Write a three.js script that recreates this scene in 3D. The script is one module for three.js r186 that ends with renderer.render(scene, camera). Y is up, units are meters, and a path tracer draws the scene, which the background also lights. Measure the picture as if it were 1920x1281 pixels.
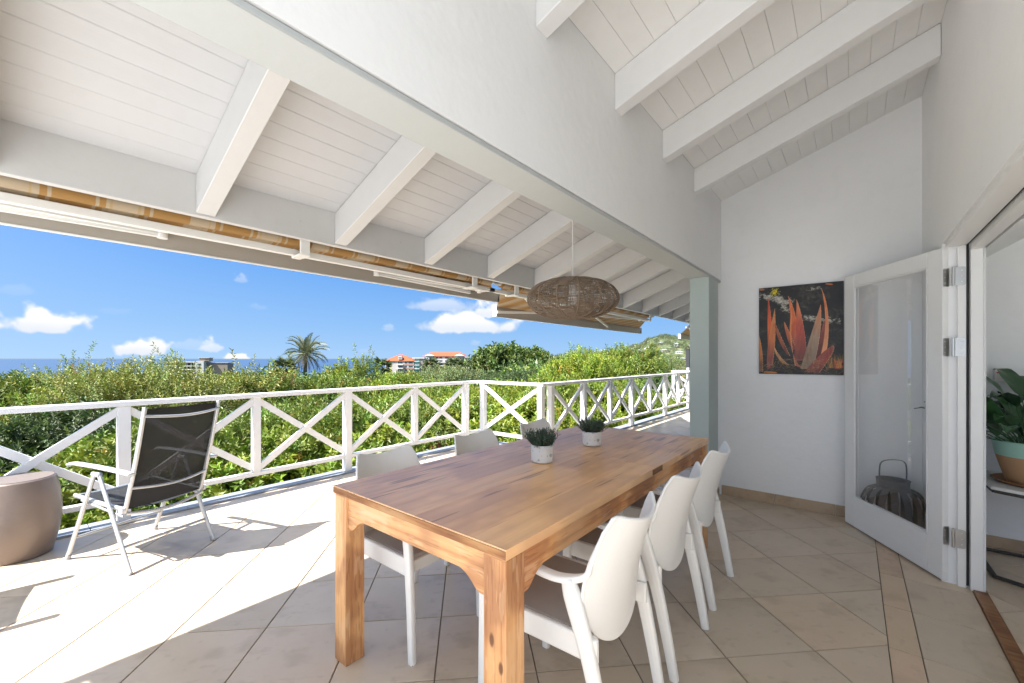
import * as THREE from 'three';
import { RoundedBoxGeometry } from 'three/addons/geometries/RoundedBoxGeometry.js';
import { mergeGeometries } from 'three/addons/utils/BufferGeometryUtils.js';

// ------------------------------------------------------------------ camera
const scene = new THREE.Scene();
const EYE = 1.35, YAW = THREE.MathUtils.degToRad(39.15), LENS = 785;          // lens in pixels of a 1920 x 1281 frame
const camera = new THREE.PerspectiveCamera(2 * Math.atan(640.5 / LENS) * 180 / Math.PI, 1920 / 1281, 0.05, 60000);
camera.position.set(0, EYE, 0);
camera.rotation.y = YAW;
camera.setViewOffset(1920, 1281, 0, -32.5, 1920, 1281);

// ------------------------------------------------------------------ renderer, exposure
const EXPOSURE = 7.4;
const renderer = new THREE.WebGLRenderer({ antialias: true });
renderer.setSize(1024, 683);
renderer.toneMapping = THREE.LinearToneMapping;
renderer.toneMappingExposure = EXPOSURE;
renderer.shadowMap.enabled = true;

// ------------------------------------------------------------------ seeded helpers
function rng(seed) { let s = seed >>> 0; return () => { s = (s + 0x6d2b79f5) | 0; let t = Math.imul(s ^ (s >>> 15), 1 | s); t = (t + Math.imul(t ^ (t >>> 7), 61 | t)) ^ t; return ((t ^ (t >>> 14)) >>> 0) / 4294967296; }; }
const hash = (x, y, s = 0) => { let h = Math.imul(x | 0, 374761393) + Math.imul(y | 0, 668265263) + Math.imul(s | 0, 1442695041); h = Math.imul(h ^ (h >>> 13), 1274126177); return ((h ^ (h >>> 16)) >>> 0) / 4294967296; };
const mod = (a, n) => ((a % n) + n) % n, lerp = (a, b, t) => a + (b - a) * t, clamp = (x, a = 0, b = 1) => Math.min(b, Math.max(a, x));
const smooth = (a, b, x) => { const t = clamp((x - a) / (b - a)); return t * t * (3 - 2 * t); };
function vnoise(x, y, px = 1e6, py = 1e6, s = 0) {                            // value noise, periodic in px, py
  const x0 = Math.floor(x), y0 = Math.floor(y), fx = x - x0, fy = y - y0, ux = fx * fx * (3 - 2 * fx), uy = fy * fy * (3 - 2 * fy);
  const g = (i, j) => hash(mod(i, px), mod(j, py), s);
  return lerp(lerp(g(x0, y0), g(x0 + 1, y0), ux), lerp(g(x0, y0 + 1), g(x0 + 1, y0 + 1), ux), uy);
}
function fbm(x, y, px, py, oct = 4, s = 0) { let a = 0, k = 0.5, t = 0; for (let o = 0; o < oct; o++) { a += k * vnoise(x, y, px, py, s + o); t += k; k *= 0.5; x *= 2; y *= 2; px *= 2; py *= 2; } return a / t; }

// ------------------------------------------------------------------ sky: clear blue with low cumulus, one sun
const DIR = (u, v) => { const r = (u - 960) / LENS, d = (673 - v) / LENS, c = Math.cos(YAW), s = Math.sin(YAW); return new THREE.Vector3(-s + r * c, d, -c - r * s).normalize(); };
function makeSky() {
  const W = 4096, H = 2048, data = new Float32Array(W * H * 4), k = 1 / EXPOSURE;
  const stops = [[-90, .30, .40, .50], [-3, .34, .47, .62], [0, .40, .64, .96], [4, .28, .54, .94], [12, .11, .37, .90], [25, .04, .26, .86], [50, .05, .24, .78], [90, .07, .25, .76]];
  for (let y = 0; y < H; y++) {
    const el = ((y + .5) / H - .5) * 180; let i = 0;
    while (i < stops.length - 2 && el > stops[i + 1][0]) i++;
    const a = stops[i], b = stops[i + 1], t = clamp((el - a[0]) / (b[0] - a[0]));
    const c = [1, 2, 3].map((n) => lerp(a[n], b[n], t) * k);
    const ce0 = Math.cos(el * Math.PI / 180), se0 = Math.sin(el * Math.PI / 180);
    for (let x = 0, o = y * W * 4; x < W; x++, o += 4) {
      const az = ((x + .5) / W * 2 - 1) * Math.PI, cs = (Math.cos(az) * ce0 * -2.1 + se0 * 10 + Math.sin(az) * ce0 * 7) / 12.387, g = k * (1.2 * Math.exp((cs - 1) * 14) + 2.1 * Math.exp((cs - 1) * 4)) * (el > -2 ? 1 : 0);   // brighter air towards the sun, glow strengthened out of view to light the veranda
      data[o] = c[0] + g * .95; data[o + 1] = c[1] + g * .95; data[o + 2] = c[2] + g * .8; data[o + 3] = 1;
    }
  }
  const clouds = [];                                                          // azimuth, elevation of the flat base, half width, height (degrees), opacity, seed
  const put = (u, v, w, h, o, s) => { const d = DIR(u, v); clouds.push([Math.atan2(d.z, d.x) * 180 / Math.PI, Math.asin(d.y) * 180 / Math.PI, w, h, o, s]); };
  put(84, 612, 2.7, 2.3, 1.25, 1); put(266, 656, 2.3, 2.0, 1.15, 2); put(396, 653, 1.1, 1.5, .8, 3); put(352, 651, 2.2, 1.2, .4, 13); put(446, 675, 1.6, 1.0, 1.1, 4);
  put(872, 612, 6.8, 2.9, 1.5, 5); put(835, 577, 4.6, 1.7, .7, 6); put(930, 585, 3.0, 2.3, 1.2, 16); put(452, 527, .7, .9, .5, 7); put(728, 617, .8, 1.0, .5, 8); put(892, 645, .8, .8, .4, 9); put(30, 548, 1.8, .8, .3, 10); put(215, 585, 1.9, .7, .22, 11);
  put(485, 578, 1.1, .8, .3, 12); put(690, 660, 1.2, .6, .3, 14);
  const r = rng(77);
  for (let i = 0; i < 46; i++) { const az = -70 + r() * 225, el = 2 + r() * r() * 42; clouds.push([az, el, 2.5 + r() * 5 + el * .12, 1.6 + r() * 2.4 + el * .05, .7 + r() * .7, 40 + i]); }
  for (const [az, el, w, h, op, s] of clouds) {
    const ce = Math.cos(el * Math.PI / 180), x0 = Math.floor((az - 1.9 * w / ce + 180) / 360 * W), x1 = Math.ceil((az + 1.9 * w / ce + 180) / 360 * W);
    for (let y = Math.floor((el - h + 90) / 180 * H); y <= (el + 2.0 * h + 90) / 180 * H; y++) for (let x = x0; x <= x1; x++) {
      const dx = ((x + .5) / W * 360 - 180 - az) * ce / w, dy = ((y + .5) / H * 180 - 90 - el) / h;
      const n = fbm(dx * 2.2 + s * 7.3, dy * 2.2 * h / w + s * 3.1, 1e6, 1e6, 6, s), m = fbm(dx * .9 + s * 1.7, 5.5, 1e6, 1e6, 2, s + 90);
      const top = .28 + 1.0 * m, d = 1.05 - Math.hypot(dx, dy > 0 ? dy / top : dy * 3.2) + (n - .5) * 1.25;
      const a = clamp(op * smooth(.02, .5, d)) * Math.min(1, op);
      if (a <= 0) continue;
      const lit = smooth(-.25, .5, dy) * .75 + .25 * n, o = (y * W + mod(x, W)) * 4;
      const c = [lerp(.80, 1.12, lit), lerp(.86, 1.11, lit), lerp(.96, 1.10, lit)];
      for (let q = 0; q < 3; q++) data[o + q] = lerp(data[o + q], c[q] * k, a);
    }
  }
  const t = new THREE.DataTexture(data, W, H, THREE.RGBAFormat, THREE.FloatType);
  t.mapping = THREE.EquirectangularReflectionMapping; t.magFilter = t.minFilter = THREE.LinearFilter; t.wrapS = THREE.RepeatWrapping; t.needsUpdate = true;
  return t;
}
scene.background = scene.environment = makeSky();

const sun = new THREE.DirectionalLight(new THREE.Color(1, .985, .955), 2.0);
sun.position.set(-2.1, 10, 7); sun.target.position.set(0, 0, 0);
sun.castShadow = true; sun.shadow.radius = 1; sun.shadow.mapSize.set(4096, 4096);
Object.assign(sun.shadow.camera, { left: -40, right: 40, top: 40, bottom: -40, near: .1, far: 200 });
scene.add(sun, sun.target);

// ------------------------------------------------------------------ building helpers
const used = new Map();
function numbered(n) { const k = used.get(n) ?? 0; used.set(n, k + 1); return k ? n + '_' + String(k).padStart(3, '0') : n; }
const V = (x, y, z) => new THREE.Vector3(x, y, z);
function part(name, geo, mat, parent) { const m = new THREE.Mesh(geo, mat); m.name = name; m.castShadow = m.receiveShadow = true; parent.add(m); return m; }
function thing(name, label, category, pos = [0, 0, 0], turn = 0, group) {
  const o = new THREE.Group(); o.name = numbered(name); o.position.set(...pos); o.rotation.y = turn; o.userData = { label, category }; if (group) o.userData.group = group; scene.add(o); return o;
}
function copyThing(o, label, pos, turn = 0, group) {
  const c = o.clone(); c.name = numbered(o.name.replace(/_\d\d\d$/, '')); c.position.set(...pos); c.rotation.y = turn; c.userData = { label, category: o.userData.category }; if (group) c.userData.group = group; scene.add(c); return c;
}
function structure(name, geo, mat) { const m = geo ? new THREE.Mesh(geo, mat) : new THREE.Group(); m.name = numbered(name); m.castShadow = m.receiveShadow = true; m.userData.kind = 'structure'; scene.add(m); return m; }
const merge = (list) => mergeGeometries(list.map((g) => { const q = g.index ? g.toNonIndexed() : g; for (const k of Object.keys(q.attributes)) if (!['position', 'normal', 'uv'].includes(k)) q.deleteAttribute(k); return q; }));
// box between limits with a rounded edge
function lim(x0, x1, y0, y1, z0, z1, r = .003) {
  const w = Math.abs(x1 - x0), h = Math.abs(y1 - y0), d = Math.abs(z1 - z0), g = r > 0 ? new RoundedBoxGeometry(w, h, d, 1, Math.min(r, w / 2.01, h / 2.01, d / 2.01)) : new THREE.BoxGeometry(w, h, d);
  g.translate((x0 + x1) / 2, (y0 + y1) / 2, (z0 + z1) / 2); return boxUV(g);
}
// uv in metres by the dominating normal; grain = axis that v follows
function boxUV(g, grain = 1, ou = 0, ov = 0, s = 1) {
  const p = g.attributes.position, n = g.attributes.normal, uv = new Float32Array(p.count * 2), c = ['getX', 'getY', 'getZ'];
  for (let i = 0; i < p.count; i++) {
    const a = [Math.abs(n.getX(i)), Math.abs(n.getY(i)), Math.abs(n.getZ(i))], k = a.indexOf(Math.max(...a));
    let v = grain, u = 3 - k - grain; if (k === grain) { u = (k + 1) % 3; v = (k + 2) % 3; }
    uv[i * 2] = p[c[u]](i) * s + ou; uv[i * 2 + 1] = p[c[v]](i) * s + ov;
  }
  g.setAttribute('uv', new THREE.BufferAttribute(uv, 2)); return g;
}
// bar between two points: w across 'side' direction, h the other way
function bar(a, b, w, h, side = V(0, 1, 0), r = .003) {
  const L = a.distanceTo(b), t = b.clone().sub(a).normalize(), x = side.clone().sub(t.clone().multiplyScalar(side.dot(t))).normalize(), y = t.clone().cross(x);
  const g = r > 0 ? new RoundedBoxGeometry(w, h, L, 1, Math.min(r, w / 2.01, h / 2.01)) : new THREE.BoxGeometry(w, h, L);
  boxUV(g, 2); g.applyMatrix4(new THREE.Matrix4().makeBasis(x, y, t).setPosition(a.clone().add(b).multiplyScalar(.5))); return g;
}
// swept superellipse section along points
function sweep(pts, w, h, ref, { n = 12, seg = 0, sq = 2.6, cap = true } = {}) {
  let P = pts; if (seg) P = new THREE.CatmullRomCurve3(pts, false, 'centripetal').getPoints(seg);
  const W = (t) => (typeof w === 'function' ? w(t) : w), Hh = (t) => (typeof h === 'function' ? h(t) : h), pos = [], idx = [], uv = [], m = P.length; let len = 0;
  for (let i = 0; i < m; i++) {
    const T = P[Math.min(i + 1, m - 1)].clone().sub(P[Math.max(i - 1, 0)]).normalize(), S = ref.clone().sub(T.clone().multiplyScalar(ref.dot(T))).normalize(), B = T.clone().cross(S), t = i / (m - 1);
    if (i) len += P[i].distanceTo(P[i - 1]);
    for (let j = 0; j <= n; j++) {
      const a = j / n * Math.PI * 2, ca = Math.cos(a), sa = Math.sin(a), e = 2 / sq, cx = Math.sign(ca) * Math.abs(ca) ** e * W(t) / 2, cy = Math.sign(sa) * Math.abs(sa) ** e * Hh(t) / 2;
      pos.push(P[i].x + S.x * cx + B.x * cy, P[i].y + S.y * cx + B.y * cy, P[i].z + S.z * cx + B.z * cy); uv.push(j / n * .1, len);
    }
  }
  for (let i = 0; i < m - 1; i++) for (let j = 0; j < n; j++) { const a = i * (n + 1) + j, b = a + n + 1; idx.push(a, a + 1, b, b, a + 1, b + 1); }
  if (cap) for (const i of [0, m - 1]) { const c = pos.length / 3; pos.push(P[i].x, P[i].y, P[i].z); uv.push(0, 0); for (let j = 0; j < n; j++) { const a = i * (n + 1) + j; i ? idx.push(c, a, a + 1) : idx.push(c, a + 1, a); } }
  const g = new THREE.BufferGeometry(); g.setAttribute('position', new THREE.Float32BufferAttribute(pos, 3)); g.setAttribute('uv', new THREE.Float32BufferAttribute(uv, 2)); g.setIndex(idx); g.computeVertexNormals(); return g;
}
function tube(a, b, r, n = 10, r2 = r) { return sweep([a, b], (t) => 2 * lerp(r, r2, t), (t) => 2 * lerp(r, r2, t), Math.abs(b.y - a.y) > .8 * a.distanceTo(b) ? V(1, 0, 0) : V(0, 1, 0), { n, sq: 2 }); }
// prism of a convex outline in xz, top at y1 with a small bevel
function slabPoly(pts, y0, y1, bev, uvf) {
  const n = pts.length, cx = pts.reduce((a, p) => a + p[0], 0) / n, cz = pts.reduce((a, p) => a + p[1], 0) / n, area = pts.reduce((a, p, i) => { const q = pts[(i + 1) % n]; return a + p[0] * q[1] - q[0] * p[1]; }, 0);
  if (area > 0) pts = pts.slice().reverse();
  const inn = pts.map(([x, z]) => { const d = Math.hypot(x - cx, z - cz), k = Math.max(0, 1 - bev * 1.4 / d); return [cx + (x - cx) * k, cz + (z - cz) * k]; });
  const pos = [], uv = [], tri = (...q) => { for (const [x, y, z] of q) { pos.push(x, y, z); uv.push(...uvf(x, z)); } };
  for (let i = 1; i < n - 1; i++) tri([inn[0][0], y1, inn[0][1]], [inn[i][0], y1, inn[i][1]], [inn[i + 1][0], y1, inn[i + 1][1]]);
  for (let i = 0; i < n; i++) {
    const j = (i + 1) % n, a = pts[i], b = pts[j], c = inn[i], d = inn[j], ym = y1 - bev;
    tri([c[0], y1, c[1]], [b[0], ym, b[1]], [d[0], y1, d[1]]); tri([c[0], y1, c[1]], [a[0], ym, a[1]], [b[0], ym, b[1]]);
    tri([a[0], ym, a[1]], [b[0], y0, b[1]], [b[0], ym, b[1]]); tri([a[0], ym, a[1]], [a[0], y0, a[1]], [b[0], y0, b[1]]);
  }
  const g = new THREE.BufferGeometry(); g.setAttribute('position', new THREE.Float32BufferAttribute(pos, 3)); g.setAttribute('uv', new THREE.Float32BufferAttribute(uv, 2)); g.computeVertexNormals(); return g;
}
function clipPoly(pts, x0, x1, z0, z1) {
  for (const [k, lo, s] of [[0, x0, 1], [0, x1, -1], [1, z0, 1], [1, z1, -1]]) {
    const out = []; for (let i = 0; i < pts.length; i++) { const a = pts[i], b = pts[(i + 1) % pts.length], da = s * (a[k] - lo), db = s * (b[k] - lo); if (da >= 0) out.push(a); if (da * db < 0) { const t = da / (da - db); out.push([lerp(a[0], b[0], t), lerp(a[1], b[1], t)]); } }
    pts = out; if (!pts.length) break;
  }
  return pts;
}
// ------------------------------------------------------------------ textures and materials
function tex(W, H, f, srgb = true, rep) {
  const d = new Uint8Array(W * H * 4);
  for (let y = 0; y < H; y++) for (let x = 0; x < W; x++) { const c = f(x / W, y / H), o = (y * W + x) * 4; d[o] = clamp(c[0]) * 255; d[o + 1] = clamp(c[1]) * 255; d[o + 2] = clamp(c[2]) * 255; d[o + 3] = 255; }
  const t = new THREE.DataTexture(d, W, H); t.wrapS = t.wrapT = THREE.RepeatWrapping; t.magFilter = t.minFilter = THREE.LinearFilter; if (srgb) t.colorSpace = THREE.SRGBColorSpace; if (rep) t.repeat.set(...rep); t.needsUpdate = true; return t;
}
const mix3 = (a, b, t) => [lerp(a[0], b[0], t), lerp(a[1], b[1], t), lerp(a[2], b[2], t)];
const std = (o) => new THREE.MeshStandardMaterial(o), phys = (o) => new THREE.MeshPhysicalMaterial(o);
const lin = (r, g, b) => new THREE.Color().setRGB(r, g, b);
const noiseBump = tex(512, 512, (x, y) => { const n = fbm(x * 24, y * 24, 24, 24, 5, 3); return [n, n, n]; }, false);
const paintTone = tex(512, 512, (x, y) => { const n = .955 + .045 * fbm(x * 6, y * 6, 6, 6, 5, 9) - .012 * smooth(.62, .75, fbm(x * 30, y * 30, 30, 30, 2, 5)); return [n, n, n * .995]; }, false, [.6, .6]);
const brush = tex(512, 512, (x, y) => { const n = .6 * fbm(x * 90, y * 6, 90, 6, 3, 21) + .4 * fbm(x * 14, y * 14, 14, 14, 3, 2); return [n, n, n]; }, false, [2, 2]);
const woodTex = (() => {
  const W = 1024, knots = []; const r = rng(5); for (let i = 0; i < 5; i++) knots.push([r(), r(), .007 + r() * .009]);
  return tex(W, W, (x, y) => {
    let wx = x + .02 * (fbm(x * 5, y * 2, 5, 2, 3, 7) - .5), kn = 0;
    for (const [kx, ky, kr] of knots) { const dx = mod(x - kx + .5, 1) - .5, dy = (mod(y - ky + .5, 1) - .5) * .45, d = Math.hypot(dx, dy); wx += dx / (d + .004) * .018 * Math.exp(-d / (kr * 1.7)); kn = Math.max(kn, smooth(kr, kr * .45, d)); }
    const ring = fbm(wx * 26, y * 1.0, 26, 1, 2, 11), st = Math.pow(.5 + .5 * Math.sin((wx * 17 + 1.6 * ring) * Math.PI * 2), 2.2), fib = fbm(x * 160, y * 6, 160, 6, 3, 31), pat = fbm(x * 5, y * 4, 5, 4, 4, 41), pore = smooth(.63, .72, fbm(x * 220, y * 14, 220, 14, 2, 51));
    let c = mix3([.87, .67, .46], [.74, .50, .31], .60 * st + .45 * (fib - .4)); c = mix3(c, [.60, .40, .26], clamp(smooth(.48, .72, pat) * .6 + pore * .3)); c = mix3(c, [.93, .80, .65], smooth(.52, .75, 1 - pat) * .35); c = mix3(c, [.90, .78, .64], smooth(.66, .74, fbm(x * 60, y * 9, 60, 9, 3, 55)) * .35);
    return mix3(c, [.34, .19, .10], kn * .75);
  }, true);
})();
const topTex = tex(1024, 1024, (x, y) => {
  const wx = x + .015 * (fbm(x * 4, y * 2, 4, 2, 3, 70) - .5), ring = fbm(wx * 22, y * 1, 22, 1, 2, 61), st = Math.pow(.5 + .5 * Math.sin((wx * 13 + 1.8 * ring) * Math.PI * 2), 2), fib = fbm(x * 140, y * 7, 140, 7, 3, 62), pat = fbm(x * 4, y * 3, 4, 3, 4, 63), dk = smooth(.64, .78, fbm(x * 50, y * 3, 50, 3, 3, 64));
  let c = mix3([.87, .69, .495], [.79, .595, .415], .40 * st + .5 * (fib - .35)); c = mix3(c, [.70, .53, .40], .55 * smooth(.42, .72, pat)); c = mix3(c, [.80, .67, .55], .4 * smooth(.55, .75, 1 - pat)); return mix3(c, [.42, .29, .21], dk * .45);
});
const tileTex = tex(1024, 1024, (x, y) => {
  const a = fbm(x * 4, y * 4, 4, 4, 5, 81), b = fbm(x * 18, y * 12, 18, 12, 4, 82), c = smooth(.52, .80, fbm(x * 9, y * 7, 9, 7, 5, 83)), v = smooth(.60, .85, fbm(x * 34, y * 22, 34, 22, 4, 84));
  let q = mix3([.82, .76, .68], [.77, .70, .615], a * .9 + .35 * (b - .5)); q = mix3(q, [.68, .615, .53], c * .5); return mix3(q, [.62, .56, .485], v * .22);
});
const M = {
  white: std({ color: lin(.80, .80, .80), map: paintTone, roughness: .55, bumpMap: noiseBump, bumpScale: .0006 }),
  plaster: std({ color: lin(.865, .87, .875), map: paintTone, roughness: .8, bumpMap: noiseBump, bumpScale: .0013 }),
  boards: std({ color: lin(.52, .525, .54), map: paintTone, roughness: .5, bumpMap: brush, bumpScale: .0008 }),  // inner white toned down in colour to offset the stronger sea-side light
  outer: std({ color: lin(.58, .575, .57), map: paintTone, roughness: .55, bumpMap: noiseBump, bumpScale: .0008 }),  // sea-side rafters and fascia: white darkened against the brighter light there
  trim: std({ color: lin(.46, .485, .49), map: paintTone, roughness: .6, bumpMap: noiseBump, bumpScale: .001 }),
  sage: std({ color: lin(.44, .51, .495), map: paintTone, roughness: .6, bumpMap: noiseBump, bumpScale: .0008 }),
  rail: std({ color: lin(.84, .84, .84), map: paintTone, roughness: .4, bumpMap: brush, bumpScale: .0008 }),
  door: std({ color: lin(.82, .82, .81), roughness: .35, map: paintTone }),
  grout: std({ color: lin(.19, .155, .125), roughness: .95, bumpMap: noiseBump, bumpScale: .002 }),
  darkseal: std({ color: lin(.03, .03, .035), roughness: .6 }),
  steel: std({ color: lin(.55, .54, .52), metalness: 1, roughness: .32 }),
  alu: std({ color: lin(.50, .51, .52), metalness: .55, roughness: .38 }),
  arm: std({ color: lin(.52, .54, .56), roughness: .35 }),
  innerBoards: std({ color: lin(.87, .865, .855), map: paintTone, roughness: .5, bumpMap: brush, bumpScale: .0008 }),
  resin: std({ color: lin(.82, .815, .79), roughness: .38, bumpMap: noiseBump, bumpScale: .0004 }),
  taupe: std({ color: lin(.40, .36, .33), roughness: .8, bumpMap: noiseBump, bumpScale: .001 }),
  deck: std({ color: lin(.72, .715, .70), map: paintTone, roughness: .8, bumpMap: noiseBump, bumpScale: .003 }),  // pale neutral tone picked to throw light into the veranda
  kerb: std({ color: lin(.27, .29, .325), map: paintTone, roughness: .45, bumpMap: noiseBump, bumpScale: .001 }),
  glass: phys({ color: lin(1, 1, 1), transmission: 1, thickness: 0, roughness: 0, ior: 1.5 }),
};
M.tiles = [[1, 1, 1], [.95, .935, .91], [1.04, 1.0, .96], [.91, .91, .90]].map((c) => std({ map: tileTex, color: lin(...c.map((x) => x * .92)), roughness: .36, bumpMap: noiseBump, bumpScale: .0008 }));
M.borders = [[.97, .87, .81], [.92, .82, .75], [.95, .88, .80]].map((c) => std({ map: tileTex, color: lin(...c), roughness: .4, bumpMap: noiseBump, bumpScale: .0008 }));
M.wood = [[1, 1, 1], [.9, .86, .82], [1.05, .98, .92]].map((c) => std({ map: woodTex, color: lin(...c.map((x) => x * 1.0)), roughness: .5, bumpMap: woodTex, bumpScale: .0012 }));
M.top = [[1, 1, 1], [.97, .95, .94], [1.03, 1.0, .97], [.99, .99, .99]].map((c) => phys({ map: topTex, color: lin(...c.map((x) => x * 1.25)), roughness: .40, clearcoat: .35, clearcoatRoughness: .25, bumpMap: topTex, bumpScale: .0006 }));

// ================================================================== TERRACE FLOOR
const TP = .307, T0 = [-.443, -3.308];
const floor = structure('terrace_floor', null);
{
  const g = merge([lim(-4.78, .60, -.35, -.006, -4.98, .9, 0), lim(-4.78, 7, -.35, -.006, .901, 12, 0)]); part('grout_bed', merge([g, lim(-3.6, -1.19, -.35, -.0065, -13.2, -4.981, 0)]), M.grout, floor);
  part('deck', lim(-4.60, .419, -.006, 0, .302, 1.0, 0), M.deck, floor); part('deck', lim(-4.60, 7, -.006, 0, 1.001, 12.0, 0), M.deck, floor);  // unseen pale paving added behind the camera to bounce sunlight inward
  const r = rng(12), gap = .0030, shared = new Map();
  const lay = (x0, x1, z0, z1, parent) => {
    for (let i = -16; i <= 12; i++) for (let j = -36; j <= 16; j++) {
      if (mod(i + j, 2)) continue;
      const cx = T0[0] + (i + 1) * TP, cz = T0[1] + j * TP, e = TP - gap * 1.414;               // node (i, j) is the left corner of a cell
      if (cx < x0 - TP || cx > x1 + TP || cz < z0 - TP || cz > z1 + TP) continue;
      const sq = [[cx - e, cz], [cx, cz - e], [cx + e, cz], [cx, cz + e]], poly = clipPoly(sq, x0, x1, z0, z1);
      if (poly.length < 3) continue;
      let A = 0; poly.forEach((p, k) => { const q = poly[(k + 1) % poly.length]; A += p[0] * q[1] - q[0] * p[1]; }); if (Math.abs(A) < .004) continue;
      const m = M.tiles[Math.floor(r() * 4)], ou = r() * 7, ov = r() * 7, whole = sq.every(([x, z]) => x >= x0 && x <= x1 && z >= z0 && z <= z1);
      if (whole) {
        const k = Math.floor(r() * 6); if (!shared.has(k)) shared.set(k, slabPoly([[-e, 0], [0, -e], [e, 0], [0, e]], -.012, 0, .0018, (x, z) => [(x + z) * .707 + ou, (z - x) * .707 + ov]));
        part('tile', shared.get(k), m, parent).position.set(cx, -(r() * .0008), cz);
      } else part('tile', slabPoly(poly, -.012, 0, .0018, (x, z) => [(x + z) * .707 + ou, (z - x) * .707 + ov]), m, parent);
    }
  };
  lay(-4.60, .128, -4.93, .30, floor); lay(-3.40, -1.19, -12.6, -4.934, floor);
  // border strip of pinkish tiles and the straight row along the threshold
  for (let k = -5; k <= 3; k++) {
    const z1 = -2.636 + k * .441, z0 = z1 - .441;
    if (z0 < -4.56) continue;
    const ou = r() * 5, ov = r() * 5;
    part('border_tile', slabPoly([[.132, z0 + .0015], [.2425, z0 + .0015], [.2425, z1 - .0015], [.132, z1 - .0015]], -.012, 0, .0018, (x, z) => [x + ou, z + ov]), M.borders[Math.floor(r() * 3)], floor);
    part('tile', slabPoly([[.2465, z0 + .0015], [.538, z0 + .0015], [.538, z1 - .0015], [.2465, z1 - .0015]], -.012, 0, .0018, (x, z) => [x + ov, z + ou]), M.tiles[Math.floor(r() * 4)], floor);
  }
  // stone kerb along the edge under the railing
  const kerb = (x0, x1, z0, z1) => part('kerb_stone', lim(x0, x1, -.12, .016, z0, z1, .004), M.kerb, floor);
  for (let z = 5.74; z > -4.9; z -= .62) kerb(-4.80, -4.603, Math.max(z - .617, -4.93), z);
  for (let x = -4.80; x < -3.5; x += .60) kerb(x, Math.min(x + .597, -3.56), -5.13, -4.934);
  for (let z = -5.135; z > -12.6; z -= .62) kerb(-3.60, -3.403, z - .617, z);
  kerb(-3.60, -1.19, -13.25, -12.605);
}

// ================================================================== HOUSE: beam, column, walls
const YO = (x) => 2.31 + .375 * (x + 2.65), YI = (x) => YO(-1.02) + .335 * (x + 1.02);       // underside of the roof boards
{
  const b = thing('beam', 'long white plastered beam with a grey-green underside above the table', 'beam', [0, 0, 0]);
  part('beam_casing', lim(-1.19, -1.022, 2.108, 2.128, -4.556, 1.3, .004), M.trim, b);
  part('plaster_face', lim(-1.187, -1.017, 2.1305, 2.925, -4.556, 1.3, .003), M.plaster, b);
  const c = thing('column', 'pale grey-green square column at the end of the beam', 'column', [0, 0, 0]);
  part('shaft', lim(-1.193, -1.022, .095, 2.108, -4.452, -4.118, .006), M.sage, c);
  const sk = std({ map: tileTex, color: lin(.80, .72, .64), roughness: .45 }); M.skirt = sk;
  part('skirting_tile', lim(-1.203, -1.012, 0, .093, -4.462, -4.108, .004), sk, c);

  const w = thing('wall', 'white end wall behind the aloe picture', 'wall');
  const sh = new THREE.Shape([[-1.19, -.1], [.42, -.1], [.42, YI(.42) + .02], [-1.02, YI(-1.02) + .02], [-1.19, YO(-1.19) + .02]].map((p) => new THREE.Vector2(...p)));
  part('wall_face', boxUV(new THREE.ExtrudeGeometry(sh, { depth: .16, bevelEnabled: false }).translate(0, 0, -4.716)), M.plaster, w);
  for (const [x0, x1] of [[-1.012, -.565], [-.562, -.115], [-.112, .335], [.338, .418]]) part('skirting_tile', lim(x0, x1, 0, .096, -4.556, -4.544, .003), sk, w);
  part('return_face', lim(-1.19, -1.03, -.1, 2.92, -13.2, -4.718, 0), M.plaster, w);

  const h = thing('wall', 'white house wall above and beside the glazed doorway', 'wall');
  part('wall_face', merge([lim(.42, .60, -.1, 3.45, -4.716, -3.62, 0), lim(.42, .60, 2.045, 3.45, -3.62, -1.1, 0), lim(.42, .60, -.1, 3.45, -1.1, 1.0, 0)]), M.plaster, h);
}
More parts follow.
